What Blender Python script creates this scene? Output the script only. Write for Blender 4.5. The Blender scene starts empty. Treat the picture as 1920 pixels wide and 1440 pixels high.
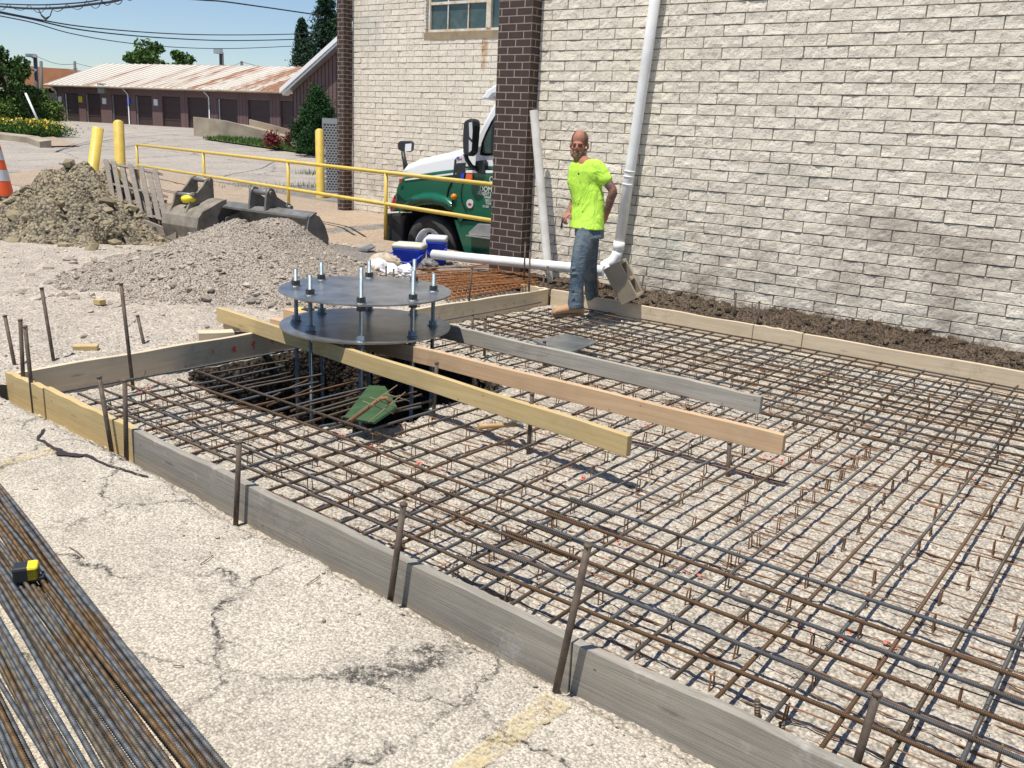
import bpy, math, random
import numpy as np
from mathutils import Vector, Matrix
random.seed(7); RNG=np.random.default_rng(7)
sc=bpy.context.scene; COL=sc.collection
# ------------------------------------------------------------------ camera
F=1704.0; H=1.56
def _d(a,b):
    v=Vector((a,-b,-F)); return v.normalized()
_up=-_d(-300,6180); _u=_d(-2330,-583); _u=(_u-_up*_u.dot(_up)).normalized()
AX=-_u; AZ=_up; AY=AZ.cross(AX)
ROT=Matrix((AX,AY,AZ))                       # camera -> world
CAM=Vector((0,0,H))
def ray(px,py): return ROT@_d(px-960,py-720)
def g(px,py,z=0.0):
    r=ray(px,py); return CAM+r*((z-H)/r.z)
def pl(px,py,y):
    r=ray(px,py); return CAM+r*(y/r.y)
def P(px,py,dep):
    return CAM+ROT@Vector(((px-960)/F*dep,-(py-720)/F*dep,-dep))
def hz(x,y):
    d=-0.579*x+0.771*y
    t=min(max((d-20)/36,0),1); t=t*t*(3-2*t)
    z=-0.10+1.02*t
    if d>60: z+=(d-60)*0.004
    return z
def hzn(x,y):
    d=-0.579*x+0.771*y
    t=np.clip((d-20)/36,0,1); t=t*t*(3-2*t)
    return -0.10+1.02*t+np.clip(d-60,0,None)*0.004
def gt(px,py):
    z=-0.1
    for _ in range(40):
        p=g(px,py,z) if z<H-.05 else None
        if p is None: break
        z=z*.5+.5*hz(p.x,p.y)
    p.z=hz(p.x,p.y); return p
def dep(p): return -(ROT.transposed()@(Vector(p)-CAM)).z
cd=bpy.data.cameras.new('camera'); cam=bpy.data.objects.new('camera',cd); COL.objects.link(cam)
cam.matrix_world=Matrix.Translation(CAM)@ROT.to_4x4()
cd.sensor_width=36; cd.lens=36*F/1920; cd.clip_end=3000; cd.clip_start=.05
sc.camera=cam
sc.render.resolution_x=1024; sc.render.resolution_y=768
# ------------------------------------------------------------------ noise
def vn(x,y,s=0):
    xi=np.floor(x); yi=np.floor(y); fx=x-xi; fy=y-yi
    fx=fx*fx*(3-2*fx); fy=fy*fy*(3-2*fy)
    def h(a,b):
        v=np.sin(a*127.1+b*311.7+s*74.7)*43758.5453
        return v-np.floor(v)
    return (h(xi,yi)*(1-fx)+h(xi+1,yi)*fx)*(1-fy)+(h(xi,yi+1)*(1-fx)+h(xi+1,yi+1)*fx)*fy
def fb(x,y,o=4,s=0):
    a=.5; r=0; t=0
    for i in range(o):
        r=r+a*vn(x*2**i,y*2**i,s+i*13); t+=a; a*=.5
    return r/t
# ------------------------------------------------------------------ materials
MATS={}
class NB:
    def __init__(s,name,rough=.8,metal=0,spec=None):
        s.m=bpy.data.materials.new(name); s.m.use_nodes=True; s.n=s.m.node_tree.nodes; s.l=s.m.node_tree.links
        s.b=s.n['Principled BSDF']; s.b.inputs['Roughness'].default_value=rough; s.b.inputs['Metallic'].default_value=metal
        if spec is not None: s.b.inputs['Specular IOR Level'].default_value=spec
        s.tc=s.n.new('ShaderNodeTexCoord'); s.co=s.tc.outputs['Object']; s.h=None
        MATS[name]=s.m
    def mp(s,sc=(1,1,1),loc=(0,0,0)):
        m=s.n.new('ShaderNodeMapping'); m.inputs['Scale'].default_value=sc; m.inputs['Location'].default_value=loc
        s.l.new(s.co,m.inputs['Vector']); return m.outputs[0]
    def noise(s,scale,det=4,rough=.6,sc=None,loc=(0,0,0),dist=0):
        t=s.n.new('ShaderNodeTexNoise'); t.inputs['Scale'].default_value=scale; t.inputs['Detail'].default_value=det
        t.inputs['Roughness'].default_value=rough; t.inputs['Distortion'].default_value=dist
        s.l.new(s.mp(sc or (1,1,1),loc),t.inputs['Vector']); return t.outputs['Fac']
    def voro(s,scale,feat='F1',out='Distance',sc=None,rnd=1):
        t=s.n.new('ShaderNodeTexVoronoi'); t.inputs['Scale'].default_value=scale; t.feature=feat; t.inputs['Randomness'].default_value=rnd
        s.l.new(s.mp(sc or (1,1,1)),t.inputs['Vector']); return t.outputs[out]
    def ramp(s,x,st):
        r=s.n.new('ShaderNodeValToRGB'); e=r.color_ramp.elements
        while len(e)<len(st): e.new(.5)
        for k,(p,c) in enumerate(st):
            e[k].position=p; c=c if hasattr(c,'__len__') else (c,c,c)
            e[k].color=(*c,1)
        s.l.new(x,r.inputs[0]); return r.outputs[0]
    def mix(s,f,a,b,mode='MIX'):
        m=s.n.new('ShaderNodeMix'); m.data_type='RGBA'; m.blend_type=mode
        for i,v in ((0,f),(6,a),(7,b)):
            if hasattr(v,'links') or hasattr(v,'is_linked'): s.l.new(v,m.inputs[i])
            elif i==0: m.inputs[0].default_value=v
            else: m.inputs[i].default_value=(*v,1)
        return m.outputs[2]
    def math(s,op,a,b=0):
        m=s.n.new('ShaderNodeMath'); m.operation=op
        for i,v in ((0,a),(1,b)):
            if hasattr(v,'is_linked'): s.l.new(v,m.inputs[i])
            else: m.inputs[i].default_value=v
        return m.outputs[0]
    def isl(s):
        return s.n.new('ShaderNodeNewGeometry').outputs['Random Per Island']
    def orand(s):
        return s.n.new('ShaderNodeObjectInfo').outputs['Random']
    def sep(s,i):
        x=s.n.new('ShaderNodeSeparateXYZ'); s.l.new(s.co,x.inputs[0]); return x.outputs[i]
    def col(s,c):
        if hasattr(c,'is_linked'): s.l.new(c,s.b.inputs['Base Color'])
        else: s.b.inputs['Base Color'].default_value=(*c,1)
        return s
    def bump(s,hgt,st=.5,dist=.01):
        b=s.n.new('ShaderNodeBump'); b.inputs['Strength'].default_value=st; b.inputs['Distance'].default_value=dist
        s.l.new(hgt,b.inputs['Height'])
        if s.h: s.l.new(s.h,b.inputs['Normal'])
        s.h=b.outputs[0]; s.l.new(s.h,s.b.inputs['Normal']); return s
def ground_mat(name,c1,c2,c3,speck=90,sp_lo=.25,bdist=.006,patch=.5,crack=None,dark=(.12,.11,.10),grit=0):
    """aggregate surface: coloured patches, random-tone pebbles in a darker matrix, gritty stains and fine cracks"""
    k=NB(name,.93,spec=.15)
    nd=k.n.new('ShaderNodeTexNoise'); nd.inputs['Scale'].default_value=speck*.7; nd.inputs['Detail'].default_value=2; k.l.new(k.co,nd.inputs['Vector'])
    vd=k.n.new('ShaderNodeVectorMath'); vd.operation='MULTIPLY_ADD'; q=1.1/speck; vd.inputs[1].default_value=(q,q,q); k.l.new(nd.outputs['Color'],vd.inputs[0]); k.l.new(k.co,vd.inputs[2])
    def vor(sc,feat,out):
        t=k.n.new('ShaderNodeTexVoronoi'); t.feature=feat; t.inputs['Scale'].default_value=sc; k.l.new(vd.outputs[0],t.inputs['Vector']); return t.outputs[out]
    big=k.noise(patch,5,.6); mid=k.noise(patch*7,4,.65)
    c=k.mix(k.ramp(big,[(.35,0),(.65,1)]),c1,c2)
    c=k.mix(k.ramp(mid,[(.45,0),(.7,1)]),c,c3)
    cc=k.n.new('ShaderNodeSeparateColor'); k.l.new(vor(speck,'F1','Color'),cc.inputs[0])
    c=k.mix(1,c,k.ramp(cc.outputs[0],[(0,.78),(.35,.92),(.7,1.05),(1,1.22)]),'MULTIPLY')
    d=vor(speck,'F1','Distance'); c=k.mix(1,c,k.ramp(d,[(.0,1.08),(.45,1),(.75,sp_lo)]),'MULTIPLY')
    e=k.noise(speck*.33,4,.8); c=k.mix(1,c,k.ramp(e,[(.30,.68),(.44,.95),(.6,1.03),(.75,1.12)]),'MULTIPLY')
    if grit:
        gm=k.ramp(k.noise(1.3,4,.65,loc=(3,1,0)),[(.52,0),(.78,1)]); gs=k.ramp(k.noise(speck*.9,3,.8),[(.47,0),(.56,1)])
        c=k.mix(k.math('MULTIPLY',k.math('MULTIPLY',gm,gs),grit),c,tuple(v*.3 for v in c3))
    if crack:
        w=k.n.new('ShaderNodeTexVoronoi'); w.feature='DISTANCE_TO_EDGE'; w.inputs['Scale'].default_value=crack
        nn=k.n.new('ShaderNodeTexNoise'); nn.inputs['Scale'].default_value=2.2; nn.inputs['Detail'].default_value=9; nn.inputs['Roughness'].default_value=.65
        k.l.new(k.co,nn.inputs['Vector'])
        va=k.n.new('ShaderNodeVectorMath'); va.operation='MULTIPLY_ADD'; va.inputs[1].default_value=(.6,.6,.0)
        k.l.new(nn.outputs['Color'],va.inputs[0]); k.l.new(k.co,va.inputs[2]); k.l.new(va.outputs[0],w.inputs['Vector'])
        gate=k.ramp(k.noise(2.6,5,.75),[(.38,0),(.54,1)]); brk=k.ramp(k.noise(38,3,.8),[(.38,0),(.55,1)])
        soft=k.ramp(w.outputs['Distance'],[(0,1),(.035,0)]); hard=k.ramp(w.outputs['Distance'],[(0,1),(.004,.8),(.009,0)])
        c=k.mix(k.math('MULTIPLY',k.math('MULTIPLY',gate,soft),k.math('MULTIPLY',brk,.30)),c,dark)
        c=k.mix(k.math('MULTIPLY',k.math('MULTIPLY',gate,hard),brk),c,tuple(v*.4 for v in dark))
        k.bump(k.math('SUBTRACT',1.0,k.math('MULTIPLY',hard,gate)),.6,.01)
    k.col(c); k.bump(k.math('SUBTRACT',1.0,d),.7,bdist); k.bump(e,.6,bdist*1.5); return k
ground_mat('concrete',(.53,.475,.39),(.58,.52,.43),(.47,.42,.345),120,.6,.004,.8,crack=1.25,grit=.8)
ground_mat('rubble',(.48,.42,.35),(.55,.485,.405),(.40,.355,.30),70,.55,.008,.5)
ground_mat('asphalt',(.235,.215,.195),(.32,.285,.245),(.18,.165,.15),60,.5,.004,.35)
ground_mat('gravel',(.47,.42,.35),(.53,.475,.395),(.39,.35,.295),75,.55,.008,2.0,grit=.3)
ground_mat('pilegravel',(.39,.335,.275),(.43,.37,.305),(.32,.28,.23),60,.3,.012,2.0)
ground_mat('tan_drive',(.42,.315,.225),(.36,.29,.22),(.45,.35,.25),60,.7,.003,.5)
ground_mat('old_road',(.38,.34,.29),(.30,.27,.24),(.41,.36,.305),30,.92,.003,.12,crack=.25)
ground_mat('darksoil',(.13,.095,.068),(.17,.13,.095),(.09,.066,.048),60,.2,.02,2.0)
ground_mat('pitsoil',(.03,.024,.019),(.05,.04,.03),(.11,.09,.07),35,.2,.02,2.5)  # dark soil, darkened further to put the pit's shade into its colour
ground_mat('clay',(.35,.29,.19),(.25,.215,.155),(.19,.165,.125),25,.25,.03,1.6)
ground_mat('grass_soil',(.09,.13,.035),(.12,.15,.05),(.2,.17,.1),40,.4,.01,1)
def simple(name,c,rough=.6,metal=0,var=.0,vs=6,bump=0,bs=60,spec=None,c2=None):
    k=NB(name,rough,metal,spec)
    if c2 is not None or var:
        c2=c2 if c2 is not None else tuple(v*(1-var) for v in c)
        k.col(k.mix(k.ramp(k.noise(vs,6,.65),[(.38,0),(.64,1)]),c,c2))
    else: k.col(c)
    if bump: k.bump(k.noise(bs,4),.6,bump)
    return k
def wood(name,c1,c2,grain=.35,rough=.75,res=.22):
    k=NB(name,rough,spec=.25)
    n=k.noise(5,6,.6,sc=(.35,3.2,9),dist=.6); m=k.noise(22,4,.7,sc=(.12,5,9)); b=k.noise(2.3,3,.6)
    c=k.mix(k.ramp(n,[(.35,0),(.65,1)]),c1,c2)
    c=k.mix(k.ramp(m,[(.47,0),(.68,grain)]),c,tuple(v*.45 for v in c2))
    c=k.mix(k.ramp(b,[(.5,0),(.75,.4)]),c,tuple(v*.6 for v in c1))
    kn=k.math('ADD',k.voro(1.3,'F1','Distance',sc=(1,5,5)),k.math('MULTIPLY',k.math('SUBTRACT',k.noise(30,3),.5),.06)); c=k.mix(k.ramp(kn,[(.03,.6),(.075,0)]),c,tuple(v*.45 for v in c2))
    c=k.mix(k.ramp(k.noise(3.4,6,.75,loc=(4,2,1)),[(.56,0),(.68,res)]),c,(.50,.48,.44)); c=k.mix(k.ramp(k.noise(2.1,6,.8,loc=(1,7,3)),[(.58,0),(.70,.45)]),c,tuple(v*.5 for v in c2)); sp=k.voro(9,'F1','Distance',sc=(.6,1,1)); c=k.mix(k.ramp(sp,[(.035,.7),(.045,0)]),c,(.06,.05,.045))
    k.col(c).bump(m,.5,.003); return k
wood('wood_yellow',(.56,.43,.215),(.49,.36,.17),.3)
wood('wood_peach',(.60,.42,.255),(.52,.345,.20),.25)
wood('wood_pale',(.62,.51,.36),(.53,.43,.30),.3)
wood('wood_grey',(.33,.30,.25),(.25,.23,.195),.5,res=.5)
wood('wood_greywhite',(.43,.40,.34),(.34,.315,.27),.6)
wood('wood_dim',(.66,.55,.38),(.57,.47,.33),.25)
wood('wood_old',(.36,.31,.26),(.27,.235,.20),.6)
def rebar_mat(name,lo,hi,rust,amt):
    k=NB(name,.5,.35,.5)
    n=k.noise(3.0,6,.75,sc=(1,4,4)); r=k.orand(); nn=k.math('ADD',n,k.math('MULTIPLY',k.math('SUBTRACT',r,.5),.36))
    f=k.noise(60,4,.7)
    steel=k.mix(f,lo,hi); ru=k.mix(f,rust,tuple(v*.45 for v in rust))
    k.col(k.mix(k.ramp(nn,[(amt-.06,0),(amt+.08,1)]),steel,ru))
    w=k.n.new('ShaderNodeTexWave'); w.wave_type='BANDS'; w.bands_direction='X'; w.inputs['Scale'].default_value=32
    w.inputs['Distortion'].default_value=.4
    mm=k.mp((1,.25,.25)); k.l.new(mm,w.inputs['Vector'])
    k.bump(w.outputs['Fac'],1.0,.004); return k
rebar_mat('rebar',(.075,.078,.08),(.17,.175,.18),(.13,.09,.055),.50)
rebar_mat('rebar_rusty',(.10,.085,.065),(.17,.14,.105),(.21,.12,.06),.50)
simple('rust_wire',(.27,.13,.055),.8,.1,c2=(.13,.08,.045),vs=9)
simple('rust_bright',(.40,.17,.06),.85,.0,c2=(.19,.09,.04),vs=12)
simple('stake',(.15,.115,.085),.7,.3,c2=(.07,.05,.038),vs=14,bump=.002,bs=90)
simple('plate_steel',(.42,.43,.44),.34,.8,c2=(.24,.25,.265),vs=4,bump=.0006,bs=8)
simple('zinc',(.36,.42,.46),.42,.9,c2=(.25,.32,.37),vs=40)
simple('nut',(.07,.065,.06),.5,.6)
simple('pvc',(.84,.84,.82),.38,0,c2=(.72,.71,.68),vs=4)
simple('pvc_dirty',(.80,.78,.73),.5,0,c2=(.62,.58,.51),vs=3)
simple('yellow_paint',(.68,.50,.10),.5,0,c2=(.60,.42,.07),vs=7,bump=.001)
simple('white_paint',(.80,.81,.82),.35)
simple('truck_white',(.82,.84,.86),.22,spec=.6)
simple('truck_green',(.008,.105,.06),.2,spec=.7)
simple('black_plastic',(.022,.024,.026),.5)
simple('black_gloss',(.012,.012,.013),.15)
simple('rubber',(.03,.03,.03),.8,c2=(.055,.052,.048),vs=10)
simple('chrome',(.8,.8,.8),.15,1)
simple('alu',(.55,.56,.57),.4,.8,var=.2)
simple('glass_dark',(.02,.035,.035),.08,spec=.8)
simple('glass_win',(.035,.07,.07),.12,spec=.6,c2=(.09,.12,.11),vs=3)
simple('orange_lamp',(.8,.2,.01),.3)
simple('red_lens',(.55,.03,.02),.25)
simple('red_mark',(.72,.09,.05),.8,c2=(.62,.22,.14),vs=60)
simple('orange_plastic',(.85,.12,.03),.55)
simple('reflective',(.55,.58,.60),.4)
simple('blue_plastic',(.015,.06,.55),.4)
simple('cooler_lid',(.66,.64,.52),.5,var=.2)
simple('bag_white',(.72,.73,.75),.45)
simple('bag_grey',(.16,.155,.15),.5)
simple('bag_tan',(.50,.44,.34),.8,c2=(.4,.32,.22),bump=.004)
simple('cinder',(.33,.28,.21),.95,c2=(.27,.22,.16),bump=.004,bs=140)
simple('cap_yellow',(.78,.62,.02),.5)
simple('bucket_steel',(.25,.245,.235),.5,.4,c2=(.15,.14,.125),vs=4,bump=.001)
simple('bucket_mud',(.27,.235,.19),.85,.1,c2=(.15,.13,.10),vs=6,bump=.004)
simple('siding',(.15,.092,.09),.75,c2=(.125,.078,.076),vs=1)
simple('door_brown',(.062,.036,.034),.6,c2=(.05,.03,.028))
simple('trim_dark',(.03,.02,.02),.8)
simple('ramp_conc',(.40,.34,.25),.9,c2=(.25,.20,.15),vs=.8,bump=.01,bs=8)
simple('mesh_grey',(.36,.38,.39),.6,.3)
simple('brick',(.062,.036,.028),.75,c2=(.045,.027,.022),vs=9,bump=.002,bs=160)
simple('mortar',(.32,.26,.21),.9)
simple('dark_mortar',(.14,.12,.10),.95)
simple('sill',(.34,.26,.16),.9,c2=(.25,.19,.12))
simple('win_frame',(.75,.72,.66),.5,c2=(.55,.42,.25),vs=5)
simple('green_sheet',(.016,.06,.014),.75,c2=(.04,.085,.03),vs=9,bump=.004,bs=30)
simple('trunk',(.10,.07,.05),.9)
simple('pole_grey',(.12,.11,.10),.8)
simple('wire_black',(.02,.02,.022),.7)
simple('hammer_handle',(.45,.28,.12),.6)
simple('gravel_hill',(.30,.13,.06),.9,c2=(.24,.10,.05),vs=.5)
simple('sign_white',(.75,.75,.72),.6)
simple('stone_w',(.55,.53,.48),.9,var=.3)
simple('straw',(.28,.21,.12),.9)
k=NB('wallblock',.9,spec=.15)
n1=k.noise(26,6,.72,sc=(1,1,1.6),dist=1.1); n2=k.noise(1.1,5,.6); n3=k.noise(55,3,.7,sc=(1,1,1.4),dist=.8)
c=k.mix(k.ramp(n2,[(.4,0),(.65,1)]),(.88,.805,.67),(.84,.765,.635))
c=k.mix(k.ramp(n1,[(.52,0),(.64,.75)]),c,(.36,.32,.27))
c=k.mix(k.ramp(k.isl(),[(0,0),(1,.10)]),c,(.42,.38,.33))
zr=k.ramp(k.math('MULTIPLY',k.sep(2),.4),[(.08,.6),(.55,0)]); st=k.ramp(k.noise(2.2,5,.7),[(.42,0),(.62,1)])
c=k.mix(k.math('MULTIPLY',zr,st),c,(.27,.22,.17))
def blob(x0,z0,rx,rz,sh):
    a=k.math('DIVIDE',k.math('SUBTRACT',k.sep(0),x0),rx); b=k.math('DIVIDE',k.math('SUBTRACT',k.sep(2),z0),rz)
    r=k.math('ADD',k.math('MULTIPLY',a,a),k.math('MULTIPLY',b,b)); r=k.math('ADD',r,k.math('MULTIPLY',k.math('SUBTRACT',k.noise(7,5,.8),.5),3.0)); return k.ramp(r,[(0,sh),(.9,0)])
def loc_(p): return (p.x+5.5,p.z+.1)
for (q,rx,rz,sh,cc_) in ((pl(909,95,12.9),.10,.40,.75,(.45,.24,.09)),(pl(1660,430,8.55),.55,.22,.5,(.30,.25,.21)),(pl(1480,330,8.55),.5,.18,.32,(.36,.33,.30)),(pl(1800,470,8.55),.5,.25,.4,(.30,.25,.20)),(pl(1250,470,8.55),.35,.3,.35,(.34,.37,.34)),(pl(690,60,12.9),.5,.5,.3,(.42,.44,.42))):
    x0_,z0_=loc_(q); c=k.mix(blob(x0_,z0_,rx,rz,sh),c,cc_)
k.col(c).bump(n1,.9,.014).bump(n3,.7,.006)
k=NB('metal_roof',.55,.1)
# sheet metal roof: rust runs down the slope in bands across the ridge direction (local X)
b=k.noise(.42,3,.6,sc=(1,.03,.03)); b2=k.noise(3.2,4,.7,sc=(1,.03,.03)); 
f=k.math('ADD',k.math('MULTIPLY',b,.6),k.math('MULTIPLY',b2,.4))
zx=k.math('MULTIPLY',k.sep(0),.006)
f=k.math('ADD',f,zx)
k.col(k.mix(k.ramp(f,[(.56,0),(.63,1)]),k.mix(k.noise(6,4,.7,sc=(1,.05,.05)),(.74,.70,.62),(.56,.49,.40)),(.36,.18,.10)))
for nm,c1,c2 in (('leaf_dark',(.03,.07,.016),(.08,.14,.035)),('leaf_mid',(.04,.09,.018),(.10,.18,.04)),('leaf_conifer',(.012,.038,.020),(.035,.075,.035)),('leaf_red',(.12,.02,.02),(.2,.04,.04)),('leaf_shrub',(.012,.04,.012),(.03,.085,.02)),('leaf_hedge',(.05,.10,.02),(.12,.19,.04)),('flower_leaf',(.04,.10,.02),(.08,.16,.03)),('flower_y',(.7,.5,.03),(.8,.6,.1)),('twig',(.10,.07,.04),(.22,.16,.10)),('grass_blade',(.05,.12,.02),(.12,.2,.05))):
    k=NB(nm,.75,spec=.2); k.col(k.mix(k.isl(),c1,c2))
for nm,c1,c2,c3 in (('stone_pale',(.42,.37,.31),(.68,.61,.51),(.24,.205,.17)),('stone_pile',(.36,.31,.255),(.58,.51,.42),(.25,.215,.18)),('clod',(.38,.315,.19),(.28,.24,.16),(.19,.16,.115)),('clod_dark',(.07,.053,.04),(.04,.03,.023),(.15,.12,.085))):
    k=NB(nm,.95,spec=.1); r=k.isl(); k.col(k.mix(k.math('MULTIPLY',k.noise(40,3),.5),k.ramp(r,[(0,c3),(.3,c1),(1,c2)]),c3)); k.bump(k.noise(70,4),.7,.006)
def M(n): return MATS[n]
# ------------------------------------------------------------------ tags / builders
def tag(o,label=None,cat=None,group=None,kind=None):
    if label: o['label']=label
    if cat: o['category']=cat
    if group: o['group']=group
    if kind: o['kind']=kind
    return o
def thing(name,loc,label,cat,group=None):
    o=bpy.data.objects.new(name,None); o.empty_display_size=.2; COL.objects.link(o); o.location=loc
    return tag(o,label,cat,group)
def link(name,me,parent=None,loc=None):
    o=bpy.data.objects.new(name,me); COL.objects.link(o)
    if parent: o.parent=parent
    if loc is not None: o.location=loc
    return o
def wloc(o):
    v=Vector((0,0,0))
    while o is not None: v=v+Vector(o.location); o=o.parent
    return v
class MB:
    def __init__(s): s.v=[]; s.f=[]; s.mi=[]; s.sm=[]; s.cm=0
    def add(s,vs,fs,smooth=False):
        b=len(s.v); s.v+= [tuple(v) for v in vs]; s.f+=[tuple(i+b for i in f) for f in fs]
        s.mi+=[s.cm]*len(fs); s.sm+=[smooth]*len(fs); return s
    def box(s,c,size,rz=0,mat=None):
        c=Vector(c); h=Vector(size)/2
        R=mat if mat is not None else Matrix.Rotation(rz,3,'Z')
        vs=[c+R@Vector((x*h.x,y*h.y,z*h.z)) for z in(-1,1) for y in(-1,1) for x in(-1,1)]
        return s.add(vs,[(0,2,3,1),(4,5,7,6),(0,1,5,4),(2,6,7,3),(0,4,6,2),(1,3,7,5)])
    def bb(s,a,b):
        a=Vector(a);b=Vector(b); return s.box((a+b)/2,[abs(b[i]-a[i]) for i in range(3)])
    def tube(s,pts,r,n=8,cap=True,smooth=True,close=False):
        pts=[Vector(p) for p in pts]; m=len(pts); rs=r if hasattr(r,'__len__') else [r]*m
        t0=(pts[1]-pts[0]).normalized(); ref=Vector((0,0,1)) if abs(t0.z)<.9 else Vector((1,0,0))
        u=t0.cross(ref).normalized(); vs=[]
        for i,p in enumerate(pts):
            t=(pts[min(i+1,m-1)]-pts[max(i-1,0)])
            if close: t=pts[(i+1)%m]-pts[i-1]
            if t.length<1e-9: t=t0
            t=t.normalized(); u=(u-t*u.dot(t)).normalized(); w=t.cross(u)
            for k in range(n):
                a=2*math.pi*k/n; vs.append(p+(u*math.cos(a)+w*math.sin(a))*rs[i])
        fs=[(i*n+k,i*n+(k+1)%n,(i+1)*n+(k+1)%n,(i+1)*n+k) for i in range(m-1) for k in range(n)]
        if close: fs+=[((m-1)*n+k,(m-1)*n+(k+1)%n,(k+1)%n,k) for k in range(n)]
        s.add(vs,fs,smooth)
        if cap and not close:
            b=len(s.v)-m*n
            s.f+=[tuple(b+k for k in reversed(range(n))),tuple(b+(m-1)*n+k for k in range(n))]; s.mi+=[s.cm]*2; s.sm+=[False]*2
        return s
    def cyl(s,a,b,r,r2=None,n=12,smooth=True): return s.tube([a,b],[r,r if r2 is None else r2],n,smooth=smooth)
    def lathe(s,prof,c,axis=(0,0,1),n=24,smooth=True):
        ax=Vector(axis).normalized(); ref=Vector((1,0,0)) if abs(ax.x)<.9 else Vector((0,1,0))
        u=(ref-ax*ref.dot(ax)).normalized(); w=ax.cross(u); c=Vector(c); vs=[]
        for r,h in prof:
            for k in range(n):
                a=2*math.pi*k/n; vs.append(c+ax*h+(u*math.cos(a)+w*math.sin(a))*r)
        m=len(prof)
        fs=[(i*n+k,i*n+(k+1)%n,(i+1)*n+(k+1)%n,(i+1)*n+k) for i in range(m-1) for k in range(n)]
        return s.add(vs,fs,smooth)
    def prism(s,poly,vec,smooth=False):
        n=len(poly); poly=[Vector(p) for p in poly]; vec=Vector(vec)
        vs=poly+[p+vec for p in poly]
        fs=[tuple(range(n)),tuple(reversed(range(n,2*n)))]
        fs+=[(i,i+n,(i+1)%n+n,(i+1)%n) for i in range(n)]
        return s.add(vs,fs,smooth)
    def loft(s,secs,smooth=True,cap=True):
        n=len(secs[0]); vs=[v for q in secs for v in q]; m=len(secs)
        fs=[(i*n+k,i*n+(k+1)%n,(i+1)*n+(k+1)%n,(i+1)*n+k) for i in range(m-1) for k in range(n)]
        s.add(vs,fs,smooth)
        if cap:
            b=len(s.v)-m*n
            s.f+=[tuple(b+k for k in reversed(range(n))),tuple(b+(m-1)*n+k for k in range(n))]; s.mi+=[s.cm]*2; s.sm+=[smooth]*2
        return s
    def ell(s,c,r,R=None,n=16,m=10):
        c=Vector(c); R=R or Matrix.Identity(3); vs=[]
        for i in range(m+1):
            th=math.pi*i/m; 
            for k in range(n):
                a=2*math.pi*k/n; vs.append(c+R@Vector((r[0]*math.sin(th)*math.cos(a),r[1]*math.sin(th)*math.sin(a),r[2]*math.cos(th))))
        fs=[(i*n+k,(i+1)*n+k,(i+1)*n+(k+1)%n,i*n+(k+1)%n) for i in range(m) for k in range(n)]
        return s.add(vs,fs,True)
    def build(s,name,mat,parent=None,loc=None,bevel=0,fix=True):
        o0=wloc(parent) if parent else Vector(loc or (0,0,0))
        if parent and loc is not None: o0=o0+Vector(loc)
        me=bpy.data.meshes.new(name)
        me.from_pydata([tuple(Vector(v)-o0) for v in s.v],[],s.f)
        for m_ in (mat if isinstance(mat,(list,tuple)) else [mat]): me.materials.append(M(m_))
        me.polygons.foreach_set('material_index',s.mi); me.polygons.foreach_set('use_smooth',s.sm)
        if fix:
            import bmesh
            bm=bmesh.new(); bm.from_mesh(me); bmesh.ops.recalc_face_normals(bm,faces=bm.faces); bm.to_mesh(me); bm.free()
        me.update()
        o=link(name,me,parent,loc if parent else o0)
        if bevel:
            b=o.modifiers.new('bevel','BEVEL'); b.width=bevel; b.segments=2; b.limit_method='ANGLE'
        return o
def npmesh(name,V,Fq,mat,parent=None,smooth=True,loc=(0,0,0),mi=None):
    """V (n,3) array, Fq (m,k) array of equal-size faces"""
    me=bpy.data.meshes.new(name); V=np.asarray(V,dtype=np.float32)-np.array(wloc(parent) if parent else loc,dtype=np.float32)
    m,k=Fq.shape
    me.vertices.add(len(V)); me.vertices.foreach_set('co',V.ravel())
    me.loops.add(m*k); me.loops.foreach_set('vertex_index',Fq.astype(np.int32).ravel())
    me.polygons.add(m); me.polygons.foreach_set('loop_start',np.arange(0,m*k,k,dtype=np.int32))
    for q in (mat if isinstance(mat,(list,tuple)) else [mat]): me.materials.append(M(q))
    if mi is not None: me.polygons.foreach_set('material_index',mi.astype(np.int32))
    me.polygons.foreach_set('use_smooth',np.full(m,smooth)); me.update(calc_edges=True)
    return link(name,me,parent,None if parent else loc)
def gridmesh(name,xs,ys,zf,mat,keep=None,**kw):
    X,Y=np.meshgrid(xs,ys); Z=zf(X,Y); V=np.stack([X,Y,Z],-1).reshape(-1,3); nx=len(xs); ny=len(ys)
    i,j=np.meshgrid(np.arange(nx-1),np.arange(ny-1)); a=(j*nx+i).ravel()
    Fq=np.stack([a,a+1,a+nx+1,a+nx],-1)
    if keep is not None:
        cx=(X[:-1,:-1]+X[1:,1:])/2; cy=(Y[:-1,:-1]+Y[1:,1:])/2; Fq=Fq[keep(cx,cy).ravel()]
    return npmesh(name,V,Fq,mat,**kw)
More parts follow.
